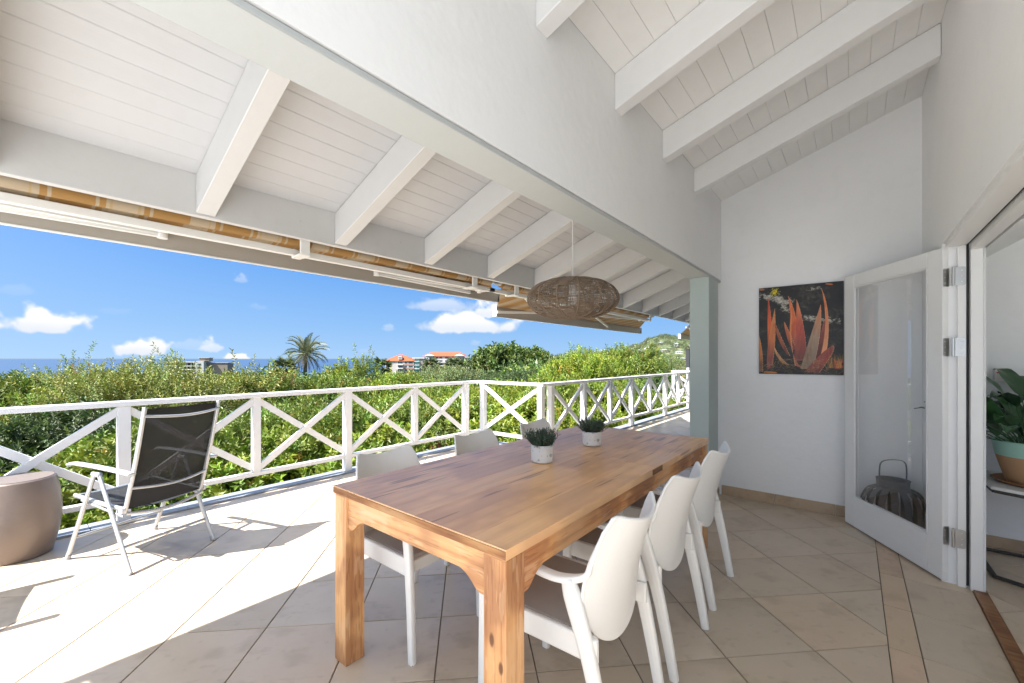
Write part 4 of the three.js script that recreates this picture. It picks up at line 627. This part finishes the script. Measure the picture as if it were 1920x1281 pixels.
// crown: clumps over an ellipsoid, sprays over each clump; limbs and twigs reach into the clumps
function buildTree(t, seed, R, cy, o) {
  const r = rng(seed), { clumps = 34, per = 150, geo = SP, mat = LM.mid, scale = 1, trunk = .12, low = -.55, cs = .34, baseY = 0, stray = 0 } = o, C = [], wood = [];
  for (let i = 0; i < clumps; i++) { let y = 1 - (i + .5) / clumps * (1 - low), a = i * 2.39996 + r() * .8, q = Math.sqrt(Math.max(0, 1 - y * y)), k = .62 + .36 * r(); C.push([V(Math.cos(a) * q * R[0] * k, cy + y * R[1] * k, Math.sin(a) * q * R[2] * k), cs * (.7 + .6 * r())]); }
  const top = V(0, cy - R[1] * .45, 0), g0 = V(0, baseY, 0);
  part('trunk', sweep([g0, g0.clone().lerp(top, .4).add(V(R[0] * .06, 0, R[0] * .04)), g0.clone().lerp(top, .75).add(V(-R[0] * .03, 0, .05)), top], (q) => 2 * trunk * lerp(1, .55, q), (q) => 2 * trunk * lerp(1, .55, q), V(1, 0, 0), { seg: 10, n: 9, sq: 2 }), barkMat, t);
  C.forEach(([c], i) => { const m = top.clone().lerp(c, .45).add(V((r() - .5) * .4 * R[0] * .5, (r() - .3) * .3 * R[1] * .5, (r() - .5) * .4 * R[2] * .5)), w = trunk * (i % 3 ? .28 : .5); wood.push(sweep([top, m, c.clone().lerp(m, .5).add(V((r() - .5) * .2, (r() - .5) * .2, (r() - .5) * .2)), c], (q) => 2 * w * lerp(1, .25, q), (q) => 2 * w * lerp(1, .25, q), V(.3, .2, 1).normalize(), { seg: 9, n: 5, sq: 2, cap: false })); for (let k = 0; k < 3; k++) { const e = c.clone().add(V((r() - .5), (r() - .4), (r() - .5)).multiplyScalar(cs * R[0] * 2.3)); wood.push(sweep([m, c, e], (q) => .62 * w * lerp(1, .2, q), (q) => .62 * w * lerp(1, .2, q), V(.3, .2, 1).normalize(), { seg: 6, n: 4, sq: 2, cap: false })); } });
  const b = part('limbs', merge(wood), barkMat, t); b.userData.kind = 'stuff';
  const M4 = new THREE.Matrix4(), Q = new THREE.Quaternion(), Q2 = new THREE.Quaternion(), Y = V(0, 1, 0), S = V(1, 1, 1), col = new THREE.Color();
  geo.forEach((gg, gi) => {
    const items = [];
    C.forEach(([c, k]) => { const tone = .72 + .5 * r(), n = per / geo.length; for (let i = 0; i < n; i++) {
      const d = V(r() * 2 - 1, r() * 2 - .75, r() * 2 - 1).normalize(), q = (r() < stray ? 1.0 + r() * .6 : .45 + .6 * Math.sqrt(r())) * k, p = c.clone().add(V(d.x * q * R[0], d.y * q * R[1] * .85, d.z * q * R[2]));
      const nrm = d.multiplyScalar(.8).add(V((r() - .5) * .8, .45, (r() - .5) * .8)).normalize(); items.push([p, nrm, scale * (.7 + .6 * r()), tone * (.75 + .5 * r()), r()]);
    } });
    const im = new THREE.InstancedMesh(gg, mat, items.length); im.name = 'foliage'; im.userData.kind = 'stuff'; im.castShadow = im.receiveShadow = true;
    items.forEach(([p, nrm, s, tone, h], i) => { Q.setFromUnitVectors(Y, nrm).multiply(Q2.setFromAxisAngle(Y, h * 6.283)); M4.compose(p, Q, S.setScalar(s)); im.setMatrixAt(i, M4); h > .985 ? im.setColorAt(i, col.setRGB(tone * 1.7, tone * .85, tone * .9)) : im.setColorAt(i, col.setRGB(tone * (.85 + .45 * h), tone, tone * (.8 + .3 * (1 - h)))); });
    t.add(im);
  });
  return t;
}
function tree(name, label, cat, u, d, topV, R, o) {                               // stands d metres away; crown top as high as topV on the photograph's scale
  const p = spot(u, d), gy = ground(p.x, p.z), topY = EYE + (673 - topV) * d / LENS, cy = topY - gy - R[1] * (.88 + .8 * (o.cs ?? .34)) - .12 * (o.scale ?? 1);
  const t = thing(name, label, cat, [p.x, gy, p.z], o.turn ?? 0, o.group);
  return buildTree(t, o.seed ?? Math.round(u + d * 10), R, cy, o);
}
const TR = [
  ['tree', 'lime-green tree crown at the far left behind the railing', 'tree', 30, 8.6, 716, [1.9, 1.9, 1.9], { mat: LM.mid, per: 320, clumps: 40, geo: SP, stray: .03 }],
  ['tree', 'tall feathery tree crown above the left railing, below the left cloud', 'tree', 160, 9.2, 690, [2.1, 2.2, 2.0], { mat: LM.olive, per: 330, clumps: 42, geo: SPsmall, scale: 1.35, stray: .03 }],
  ['tree', 'olive feathery tree crown in front of the low white apartment block', 'tree', 300, 8.8, 686, [1.9, 2.1, 1.9], { mat: LM.olive, per: 330, clumps: 40, geo: SPsmall, scale: 1.35, stray: .03 }],
  ['tree', 'olive twiggy tree crown left of the palm', 'tree', 430, 9.6, 698, [1.9, 2.0, 1.9], { mat: LM.olive, per: 320, clumps: 40, geo: SP, stray: .04 }],
  ['tree', 'mid green tree crown just below the palm', 'tree', 560, 10.5, 708, [1.9, 1.9, 1.9], { mat: LM.mid, per: 320, clumps: 38, geo: SP }],
  ['tree', 'bright green upright tree left of the orange-roofed hotel', 'tree', 648, 14.5, 681, [1.15, 2.3, 1.15], { mat: LM.lime, per: 200, clumps: 34, geo: SP, scale: 1.1, stray: .04 }],
  ['tree', 'bright green leafy tree in front of the left hotel wing', 'tree', 735, 14.0, 684, [1.25, 2.3, 1.25], { mat: LM.lime, per: 200, clumps: 34, geo: SP, scale: 1.1, stray: .04 }],
  ['tree', 'dusty pale green tree below the hotel', 'tree', 840, 24, 690, [2.5, 2.5, 2.5], { mat: LM.pale, per: 210, clumps: 34, geo: SPsmall, scale: 2.4 }],
  ['tree', 'small grey-green tree between the hotel and the dark round tree', 'tree', 905, 22, 700, [2.0, 2.2, 2.0], { mat: LM.deep, per: 200, clumps: 30, geo: SPsmall, scale: 2.2 }],
  ['tree', 'dense dark green tree with rounded top right of the hotel', 'tree', 945, 36, 651, [2.9, 3.6, 2.9], { mat: LM.round, per: 190, clumps: 30, geo: SPbroad, scale: 2.6, cs: .30 }],
  ['tree', 'dark green tree touching the right side of the dense round tree', 'tree', 990, 37, 656, [1.9, 3.3, 1.9], { mat: LM.round, per: 180, clumps: 26, geo: SPbroad, scale: 2.6, cs: .32 }],
  ['tree', 'bluish green feathery tree above the railing corner', 'tree', 975, 19, 692, [2.0, 2.1, 2.0], { mat: LM.deep, per: 240, clumps: 34, geo: SPsmall, scale: 1.9 }],
  ['tree', 'large yellow-green tree behind the far railing', 'tree', 1120, 15.0, 652, [1.75, 2.5, 1.75], { mat: LM.lime, per: 270, clumps: 44, geo: SP, scale: 1.05, stray: .03 }],
  ['tree', 'yellow-green tree left of the large one, lower', 'tree', 1060, 15.5, 676, [1.4, 2.1, 1.4], { mat: LM.lime, per: 230, clumps: 36, geo: SP, stray: .03 }],
  ['tree', 'yellow-green tree with bare twigs on top, below the far awning end', 'tree', 1185, 15.5, 650, [1.35, 2.4, 1.35], { mat: LM.mid, per: 220, clumps: 36, geo: SP, stray: .07 }],
  ['tree', 'soft green tree beside the column, under the hill', 'tree', 1250, 24, 668, [2.3, 2.4, 2.3], { mat: LM.pale, per: 240, clumps: 36, geo: SPsmall, scale: 2.2 }],
];
TR.forEach((a) => tree(...a));
const SH = [
  [40, 6.6, 800, LM.mid, 'dense dark shrub below the railing behind the drum table'], [150, 7.0, 770, LM.deep, 'dense green shrub left of the folding chair, below the railing'], [240, 6.3, 830, LM.lime, 'bright shrub behind the folding chair'], [330, 6.9, 790, LM.mid, 'shrub seen right of the folding chair back'],
  [420, 6.9, 815, LM.lime, 'bright yellow-green shrub below the second railing bay'], [500, 7.6, 775, LM.mid, 'shrub behind the middle of the long railing'], [560, 7.2, 810, LM.lime, 'bright shrub left of the third thick railing post'], [640, 8.0, 770, LM.mid, 'twiggy shrub behind the third thick railing post'],
  [700, 7.8, 800, LM.lime, 'bright shrub behind the nearest chair back'], [770, 8.9, 762, LM.mid, 'shrub behind the last bay of the long railing'], [845, 9.2, 760, LM.lime, 'bright shrub at the end of the long railing'], [900, 10.8, 728, LM.lime, 'bright bush at the inner railing corner'], [960, 9.6, 745, LM.lime, 'bush behind the short railing return'], [1020, 10.4, 722, LM.lime, 'bush behind the corner post of the far railing'],
  [1090, 11.5, 722, LM.lime, 'bush behind the first crossed bays of the far railing'], [1160, 12.5, 716, LM.mid, 'bush behind the middle of the far railing'], [1225, 14.5, 706, LM.deep, 'dark bush behind the last bays of the far railing'], [1280, 17, 700, LM.pale, 'pale bush beside the column, behind the farthest railing'],
  [640, 12, 735, LM.mid, 'green bush between the railing and the upright trees'], [800, 12.5, 728, LM.mid, 'green bush below the left hotel wing'], [700, 11, 748, LM.lime, 'bright bush right of the third thick post, farther back'],
];
SH.forEach(([u, d, v, m, l], i) => tree('shrub', l, 'shrub', u, d, v, [1.35 + .06 * (i % 4), 1.15, 1.3], { mat: m, per: 200, clumps: 32, geo: i % 2 ? SP : SPbroad, scale: i % 2 ? 1 : .8, trunk: .06, low: -.8, cs: .38, seed: 900 + i * 7 }));
tree('flowering_shrub', 'small red-leaved shrub below the end of the long railing', 'shrub', 812, 7.9, 832, [.26, .24, .26], { mat: leafMat([.30, .10, .065]), per: 90, clumps: 12, geo: SPsmall, scale: .7, trunk: .02, cs: .4, seed: 77 });
tree('flowering_shrub', 'small red-leaved shrub beyond the far railing near the column', 'shrub', 1238, 12.0, 772, [.36, .26, .36], { mat: leafMat([.28, .10, .06]), per: 110, clumps: 14, geo: SPsmall, scale: .9, trunk: .03, cs: .4, seed: 78 });
// understorey and far woodland: masses nobody could count
function mass(name, label, cat, n, place, geos, mats, sMin, sMax, seed) {
  const r = rng(seed), o = new THREE.Group(); o.name = numbered(name); o.userData = { label, category: cat, kind: 'stuff' }; scene.add(o);
  const M4 = new THREE.Matrix4(), Q = new THREE.Quaternion(), E = new THREE.Euler(), S = V(1, 1, 1), c = new THREE.Color(), L = geos.map(() => []);
  for (let i = 0; i < n; i++) { const p = place(r); if (p) L[i % geos.length].push([p, p.s ?? lerp(sMin, sMax, r()), r()]); }
  L.forEach((list, k) => { const im = new THREE.InstancedMesh(geos[k], mats[k % mats.length], list.length); im.name = 'foliage'; im.userData.kind = 'stuff'; im.castShadow = im.receiveShadow = true; list.forEach(([p, s, h], i) => { M4.compose(p, Q.setFromEuler(E.set((r() - .5) * .7, r() * 6.3, (r() - .5) * .7)), S.setScalar(s)); im.setMatrixAt(i, M4); const tn = .65 + .7 * h; im.setColorAt(i, c.setRGB(tn * (.85 + .4 * r()), tn, tn * .9)); }); o.add(im); });
}
mass('undergrowth', 'low leafy undergrowth on the slope below the terrace', 'undergrowth', 26000, (r) => { const u = -150 + r() * 1600, d = 5.2 + r() * r() * 24, p = spot(u, d); if (p.x > -4.95 && p.z > -5.3) return null; if (p.x > -3.75) return null; p.y = ground(p.x, p.z) + .1 + r() * 1.1; return p; }, [SP[0], SPbroad[0], SP[2]], [LM.mid, LM.deep, LM.olive], 1.2, 2.6, 401);
const bushG = (seed, n, s) => { const r = rng(seed), gs = []; for (let i = 0; i < n; i++) { const d = V(r() * 2 - 1, r() * 1.5 - .35, r() * 2 - 1).normalize().multiplyScalar(.55 + .45 * r()), g = SPbroad[i % 2].clone(); g.applyQuaternion(new THREE.Quaternion().setFromUnitVectors(V(0, 1, 0), d.clone().normalize())); g.scale(s, s, s); g.translate(d.x, d.y * .8, d.z); gs.push(g); } return merge(gs); };
const bushes = [bushG(1, 46, 1.1), bushG(2, 46, 1.25), bushG(3, 46, 1.0)];
mass('far_woodland', 'far green woodland running down to the sea', 'woodland', 5200, (r) => { const u = -350 + r() * 1750, d = 24 + 300 * Math.pow(r(), 1.5), p = spot(u, d), land = smooth(860, 1060, u); const lift = land > .5 ? 1.2 + 2.2 * r() : 1 + 3.2 * r() * smooth(20, 120, d); p.y = ground(p.x, p.z) + lift; const capPx = u < 860 ? 690 + 6 * r() : 676; const top = EYE + (673 - capPx) * d / LENS; p.s = lerp(1.5, 3.2, r()); if (p.y + p.s > top) p.y = top - p.s; return p; }, bushes, [LM.mid, LM.deep, LM.pale], 1.4, 3.2, 403);
mass('hill_scrub', 'green scrub covering the far hillside', 'scrub', 3600, (r) => { const u = 930 + r() * 520, d = 300 + 620 * r(), p = spot(u, d); p.y = ground(p.x, p.z) + .6; p.s = 2.2 + 3.4 * r() * r(); return p; }, bushes, [leafMat([.155, .21, .085]), leafMat([.20, .235, .125]), leafMat([.115, .16, .07])], 2, 5, 405);  // muted leaf colours stand in for haze over the hill
// ================================================================== PALM
{
  const d = 52, p = spot(573, d), gy = ground(p.x, p.z), cy = EYE + (673 - 662) * d / LENS - gy, t = thing('palm_tree', 'tall date palm standing alone above the trees against the sea', 'palm tree', [p.x, gy, p.z]), r = rng(61);
  part('trunk', sweep([V(.4, 0, 0), V(.1, cy * .5, .1), V(0, cy, 0)], (q) => lerp(.5, .38, q), (q) => lerp(.5, .38, q), V(1, 0, 0), { seg: 14, n: 12, sq: 2 }), std({ color: lin(.20, .165, .13), roughness: 1, bumpMap: noiseBump, bumpScale: .03 }), t);
  const frond = (L, droop, seed) => { const q = rng(seed), pos = [], tri = (...a) => a.forEach((v) => pos.push(v.x, v.y, v.z)); let x = 0, y = 0, a = 0; const n = 30, c = []; for (let i = 0; i <= n; i++) { c.push(V(x, y, 0)); a = -droop * Math.pow(i / n, 1.4); x += Math.cos(a) * L / n; y += Math.sin(a) * L / n; } for (let i = 0; i < n; i++) { const w = .03 * (1 - i / n) + .008; tri(c[i].clone().add(V(0, 0, w)), c[i].clone().add(V(0, 0, -w)), c[i + 1]); tri(c[i].clone().add(V(0, w, 0)), c[i].clone().add(V(0, -w, 0)), c[i + 1]); if (i > 2) for (const s of [-1, 1]) for (let k = 0; k < 2; k++) { const b = c[i].clone().lerp(c[i + 1], k * .5), f = i / n, ll = .52 * Math.sin(Math.PI * (.18 + .78 * f)) * (.8 + .4 * q()), dir = V(.75, .25 - .35 * q(), s * (1.0 - .35 * f)).normalize(), e = b.clone().addScaledVector(dir, ll).add(V(0, -.10 * ll, 0)), m = b.clone().lerp(e, .4); tri(b, m.clone().add(V(.028, .01, 0)), e); tri(b, e, m.clone().add(V(-.028, -.01, 0))); } } const g = new THREE.BufferGeometry(); g.setAttribute('position', new THREE.Float32BufferAttribute(pos, 3)); g.setAttribute('uv', new THREE.Float32BufferAttribute(new Float32Array(pos.length / 3 * 2), 2)); g.computeVertexNormals(); return g; };
  const F = [frond(3.0, 1.15, 1), frond(2.8, 1.5, 2), frond(2.7, .8, 3)], fm = [leafMat([.17, .19, .09], .3), leafMat([.22, .23, .12], .3)], dry = leafMat([.24, .17, .10], .15);
  for (let i = 0; i < 62; i++) { const f = i / 61, el = 1.35 - 2.15 * Math.pow(f, .9), a = i * 2.39996, m = part('frond', F[i % 3], f > .88 ? dry : fm[i % 2], t); m.position.set(Math.cos(a) * .15, cy + .1 - f * .35, Math.sin(a) * .15); m.rotation.set(0, -a, el + (r() - .5) * .25, 'YZX'); m.scale.setScalar(.88 + .22 * r()); }
}
{ // small fan palms in front of the hotel
  const fan = (() => { const r = rng(5), pos = [], tri = (...a) => a.forEach((v) => pos.push(v.x, v.y, v.z)); for (let i = 0; i < 15; i++) { const a = (i / 14 - .5) * 3.4, L = .9 + .2 * r(), e = V(.7 + Math.cos(a) * L, -.12 * L, Math.sin(a) * L), m = V(.7 + Math.cos(a) * L * .5, .05, Math.sin(a) * L * .5), s = V(-Math.sin(a), 0, Math.cos(a)).multiplyScalar(.06); tri(V(.7, 0, 0), m.clone().add(s), e); tri(V(.7, 0, 0), e, m.clone().sub(s)); } tri(V(0, 0, .02), V(0, 0, -.02), V(.75, 0, 0)); const g = new THREE.BufferGeometry(); g.setAttribute('position', new THREE.Float32BufferAttribute(pos, 3)); g.setAttribute('uv', new THREE.Float32BufferAttribute(new Float32Array(pos.length / 3 * 2), 2)); g.computeVertexNormals(); return g; })(), m1 = leafMat([.11, .14, .05], .2), r = rng(9);
  [['short palm left of the hotel centre', 715, 58, 681], ['short palm in front of the hotel centre tower', 806, 60, 683], ['wider palm in front of the right hotel tower', 852, 58, 679], ['short palm at the right end of the hotel', 866, 62, 683], ['low palm beside the tall date palm', 533, 50, 683]].forEach(([l, u, d, v]) => {
    const p = spot(u, d), gy = ground(p.x, p.z), cy = EYE + (673 - v) * d / LENS - gy - .5, t = thing('fan_palm', l, 'palm tree', [p.x, gy, p.z], r() * 6);
    part('trunk', tube(V(0, 0, 0), V(.1, cy, 0), .16, 8, .12), barkMat, t);
    for (let i = 0; i < 26; i++) { const f = part('frond', fan, m1, t); f.position.set(.1, cy, 0); f.rotation.set((r() - .5) * .6, i * 2.4, 1.2 - 2.1 * i / 25, 'YZX'); f.scale.setScalar(.75 + .4 * r()); }
  });
}
// ================================================================== BUILDINGS FAR OFF
const BM = { wall: std({ color: lin(.40, .36, .335), roughness: .9 }), white: std({ color: lin(.50, .485, .465), roughness: .9 }), grey: std({ color: lin(.28, .30, .32), roughness: .9 }), pink: std({ color: lin(.33, .20, .17), roughness: .9 }), roof: std({ color: lin(.36, .075, .022), roughness: .85, bumpMap: brush, bumpScale: .05 }), slate: std({ color: lin(.33, .34, .36), roughness: .7 }), pane: phys({ color: lin(.035, .055, .065), roughness: .12, clearcoat: .4 }), teal: phys({ color: lin(.16, .36, .36), roughness: .15 }), tan: std({ color: lin(.24, .195, .16), roughness: .9 }) };
function hip(x0, x1, z0, z1, y0, y1, rx0, rx1, o = .5) {                          // hipped roof with eaves o beyond the walls
  const zc = (z0 + z1) / 2, p = [[x0 - o, y0, z0 - o], [x1 + o, y0, z0 - o], [x1 + o, y0, z1 + o], [x0 - o, y0, z1 + o], [rx0, y1, zc], [rx1, y1, zc]], f = [[3, 2, 5], [3, 5, 4], [1, 0, 4], [1, 4, 5], [0, 3, 4], [2, 1, 5], [0, 1, 2], [0, 2, 3]], pos = [];
  for (const t of f) for (const i of t) pos.push(...p[i]); const g = new THREE.BufferGeometry(); g.setAttribute('position', new THREE.Float32BufferAttribute(pos, 3)); g.computeVertexNormals(); return boxUV(g);
}
{
  const d = 210, k = d / LENS, c = spot(803, d), X = (u) => (u - 803) * k * 1.0, Yv = (v) => EYE + (673 - v) * k, t = thing('hotel', 'hotel with orange hipped roofs and round towers by the sea', 'building', [c.x, 0, c.z], YAW - Math.atan((803 - 960) / LENS) * .0);
  const B = (name, m, u0, u1, v0, v1, z0, z1) => part(name, lim(X(u0), X(u1), Yv(v1), Yv(v0), z0, z1, 0), m, t), win = (u0, u1, v0, v1, z, m = BM.pane) => { const f = part('window', lim(X(u0) - .12, X(u1) + .12, Yv(v1) - .12, Yv(v0) + .12, z - .04, z + .06, 0), BM.white, t); part('pane', lim(X(u0), X(u1), Yv(v1), Yv(v0), z + .061, z + .09, 0), m, f); };
  const foot = 760;
  B('wall', BM.wall, 722, 776, 677, foot, -8, 0); part('roof', hip(X(722), X(776), -8, 0, Yv(677), Yv(665), X(744), X(752)), BM.roof, t); B('gable', BM.white, 747, 754, 668, 674, -1.6, .6); win(748, 749.6, 669.5, 672, .62); win(751, 752.6, 669.5, 672, .62);
  for (const [u0, u1] of [[728, 733], [746, 755], [759, 763], [766, 774]]) for (const v of [678.5, 685.5, 692.5]) win(u0, u1, v, v + 3.2, 0);
  for (const v of [683, 690, 697]) { B('balcony', BM.white, 745, 757, v, v + 1.6, .1, 1.6); B('band', BM.pink, 758, 776, v - .4, v + 1.6, .02, .14); }
  B('wall', BM.teal, 777, 787.5, 671, foot, -7, -.5); B('parapet', BM.white, 773, 796, 670.6, 672.4, -7.2, .4); for (const v of [677, 684, 691]) B('balcony', BM.white, 777.5, 787, v, v + 1.3, -.4, .9);
  B('wall', BM.tan, 788, 799, 673, foot, -6, -.1); for (const v of [676, 683, 690, 697]) win(792, 794.5, v, v + 3, -.1);
  B('wall', BM.wall, 800, 866, 668.2, foot, -11, -.8); part('roof', hip(X(794), X(870), -12, -1.2, Yv(668), Yv(660), X(804), X(859), .9), BM.roof, t);
  for (const v of [669.2, 675.5, 682, 688.5]) for (const [u0, u1] of [[817, 821], [823, 829], [834, 841], [846, 850]]) win(u0, u1, v, v + 3, -.8);
  for (const v of [678.7, 685.2, 691.8]) B('balcony', BM.white, 816, 852, v, v + 1.5, -.7, .8);
  for (const u of [806, 861.5]) { const w = part('tower', new THREE.CylinderGeometry(7 * k, 7 * k, Yv(667) - Yv(foot), 28).translate(X(u), (Yv(667) + Yv(foot)) / 2, .6), BM.slate, t); part('tower_roof', new THREE.ConeGeometry(9 * k, 3.2 * k, 28).translate(X(u), Yv(665.6), .6), std({ color: lin(.70, .70, .70), roughness: .7 }), t); for (const v of [672, 679, 686]) for (const a of [-.5, .35]) part('window', lim(-.45, .45, -.6, .6, 0, .08, 0).translate(0, 0, 7 * k).rotateY(a).translate(X(u), Yv(v + 1), .6), BM.pane, t); void w; }
  B('wall', BM.grey, 868, 884, 670, foot, -8, -.8); B('parapet', BM.white, 867, 886, 669.4, 670.6, -8.2, -.4); for (const v of [671.6, 678.5, 685.5]) { win(870, 874, v, v + 3, -.8); win(877, 883, v, v + 3, -.8, BM.teal); B('balcony', BM.white, 869, 885, v + 3.6, v + 4.8, -.7, .4); }
  t.children.forEach((q) => q.scale.set(1, 1, 1));
  const h2 = thing('villa', 'small villa with orange roof right of the hotel', 'building', spot(902, 190).toArray(), YAW), kk = 190 / LENS, W = 12 * kk;
  part('wall', lim(-W, W, -12, EYE + 0 * kk, -5, 0, 0), BM.white, h2); part('roof', hip(-W, W, -5, 0, EYE + 0 * kk, EYE + 7 * kk, -W * .4, W * .4), BM.roof, h2); const dm = part('dormer', lim(1.2, 3, EYE + kk * 2, EYE + kk * 6, -1.5, .2, 0), BM.white, h2); part('window', lim(1.7, 2.5, EYE + kk * 3, EYE + kk * 5, .201, .24, 0), BM.pane, dm);
}
{
  const d = 240, k = d / LENS, c = spot(350, d), X = (u) => (u - 350) * k * .86, Yv = (v) => EYE + (673 - v) * k, t = thing('apartment_block', 'low white apartment block with flat roof between the treetops and the sea', 'building', [c.x, 0, c.z], YAW + .25);
  const B = (name, m, u0, u1, v0, v1, z0, z1) => part(name, lim(X(u0), X(u1), Yv(v1), Yv(v0), z0, z1, 0), m, t);
  B('wall', BM.tan, 312, 366, 680, 760, -9, -1.6); B('roof_slab', BM.white, 309, 384, 678.4, 680, -10, .4);
  for (let f = 0; f < 5; f++) { const v = 685.5 + f * 6.6; B('balcony', BM.white, 310, 366, v, v + 1.8, -1.5, .2); for (let i = 0; i < 7; i++) { const u = 313 + i * 7.6; const w = B('window', BM.pane, u, u + 5.2, v - 4.4, v - .2, -1.59, -1.5); void w; B('partition', BM.white, u + 6, u + 6.8, v - 5, v, -1.48, -.2); } }
  B('end_wall', BM.white, 367, 383, 677, 760, -9, .6); for (let f = 0; f < 5; f++) B('window', BM.pane, 371, 378, 682 + f * 6.6, 685 + f * 6.6, .601, .66);
  B('stair_tower', BM.tan, 372, 391, 671.5, 677, -6, -1); B('tower_cap', BM.white, 371, 392, 670.6, 671.5, -6.3, -.7); B('roof_hut', BM.white, 318, 326, 675.5, 678.4, -6, -2);
  B('annex_wall', BM.tan, 384, 424, 681, 760, -12, -3); B('annex_roof', BM.grey, 383, 425, 680.2, 681, -12.3, -2.7);
}
{ // houses scattered on the hillside
  const r = rng(71), kinds = [BM.white, BM.wall, BM.slate], L = ['near the ridge', 'half-way up the slope', 'low on the slope'];
  const proto = thing('hill_house', 'small pale house on the green hillside, topmost of them', 'house', [0, 0, 0], .4, 'houses on the far hillside');
  part('wall', lim(-4.5, 4.5, -3, 3.0, -3.5, 3.5, 0), BM.white, proto); part('roof', hip(-4.5, 4.5, -3.5, 3.5, 3, 4.8, -2, 2, .5), BM.slate, proto);
  for (const x of [-2.4, .2, 2.6]) { const f = part('window', lim(x - .7, x + .7, .8, 2.2, 3.501, 3.56, 0), BM.white, proto); part('pane', lim(x - .55, x + .55, .95, 2.05, 3.561, 3.6, 0), BM.pane, f); }
  let first = true;
  for (let i = 0; i < 34; i++) {
    const u = 1180 + r() * 130, dd = 400 + r() * 230, p = spot(u, dd), y = ground(p.x, p.z), o = first ? proto : copyThing(proto, 'small pale house on the green hillside beyond the trees', [0, 0, 0], 0, 'houses on the far hillside');
    if (first) o.userData.label = 'small pale house on the green hillside beyond the trees';
    first = false; o.position.set(p.x, y + 1.2, p.z); o.rotation.y = YAW + (r() - .5) * 1.6; o.scale.set(.5 + .5 * r(), .45 + .25 * r(), .6);
  }
  void kinds; void L;
}
{
  const p = spot(1290, 11.4), t = thing('post_lamp', 'slim black lamp post beside the column, above the far railing', 'lamp', [p.x, 0, p.z]);
  part('lamp_body', lim(-.045, .045, 1.12, 1.60, -.045, .045, .006), M.darkseal, t); part('cap', lim(-.055, .055, 1.601, 1.615, -.055, .055, .004), M.darkseal, t); part('stand', lim(-.03, .03, .017, 1.119, -.03, .03, .004), M.rail, t);
}
renderer.render(scene, camera);
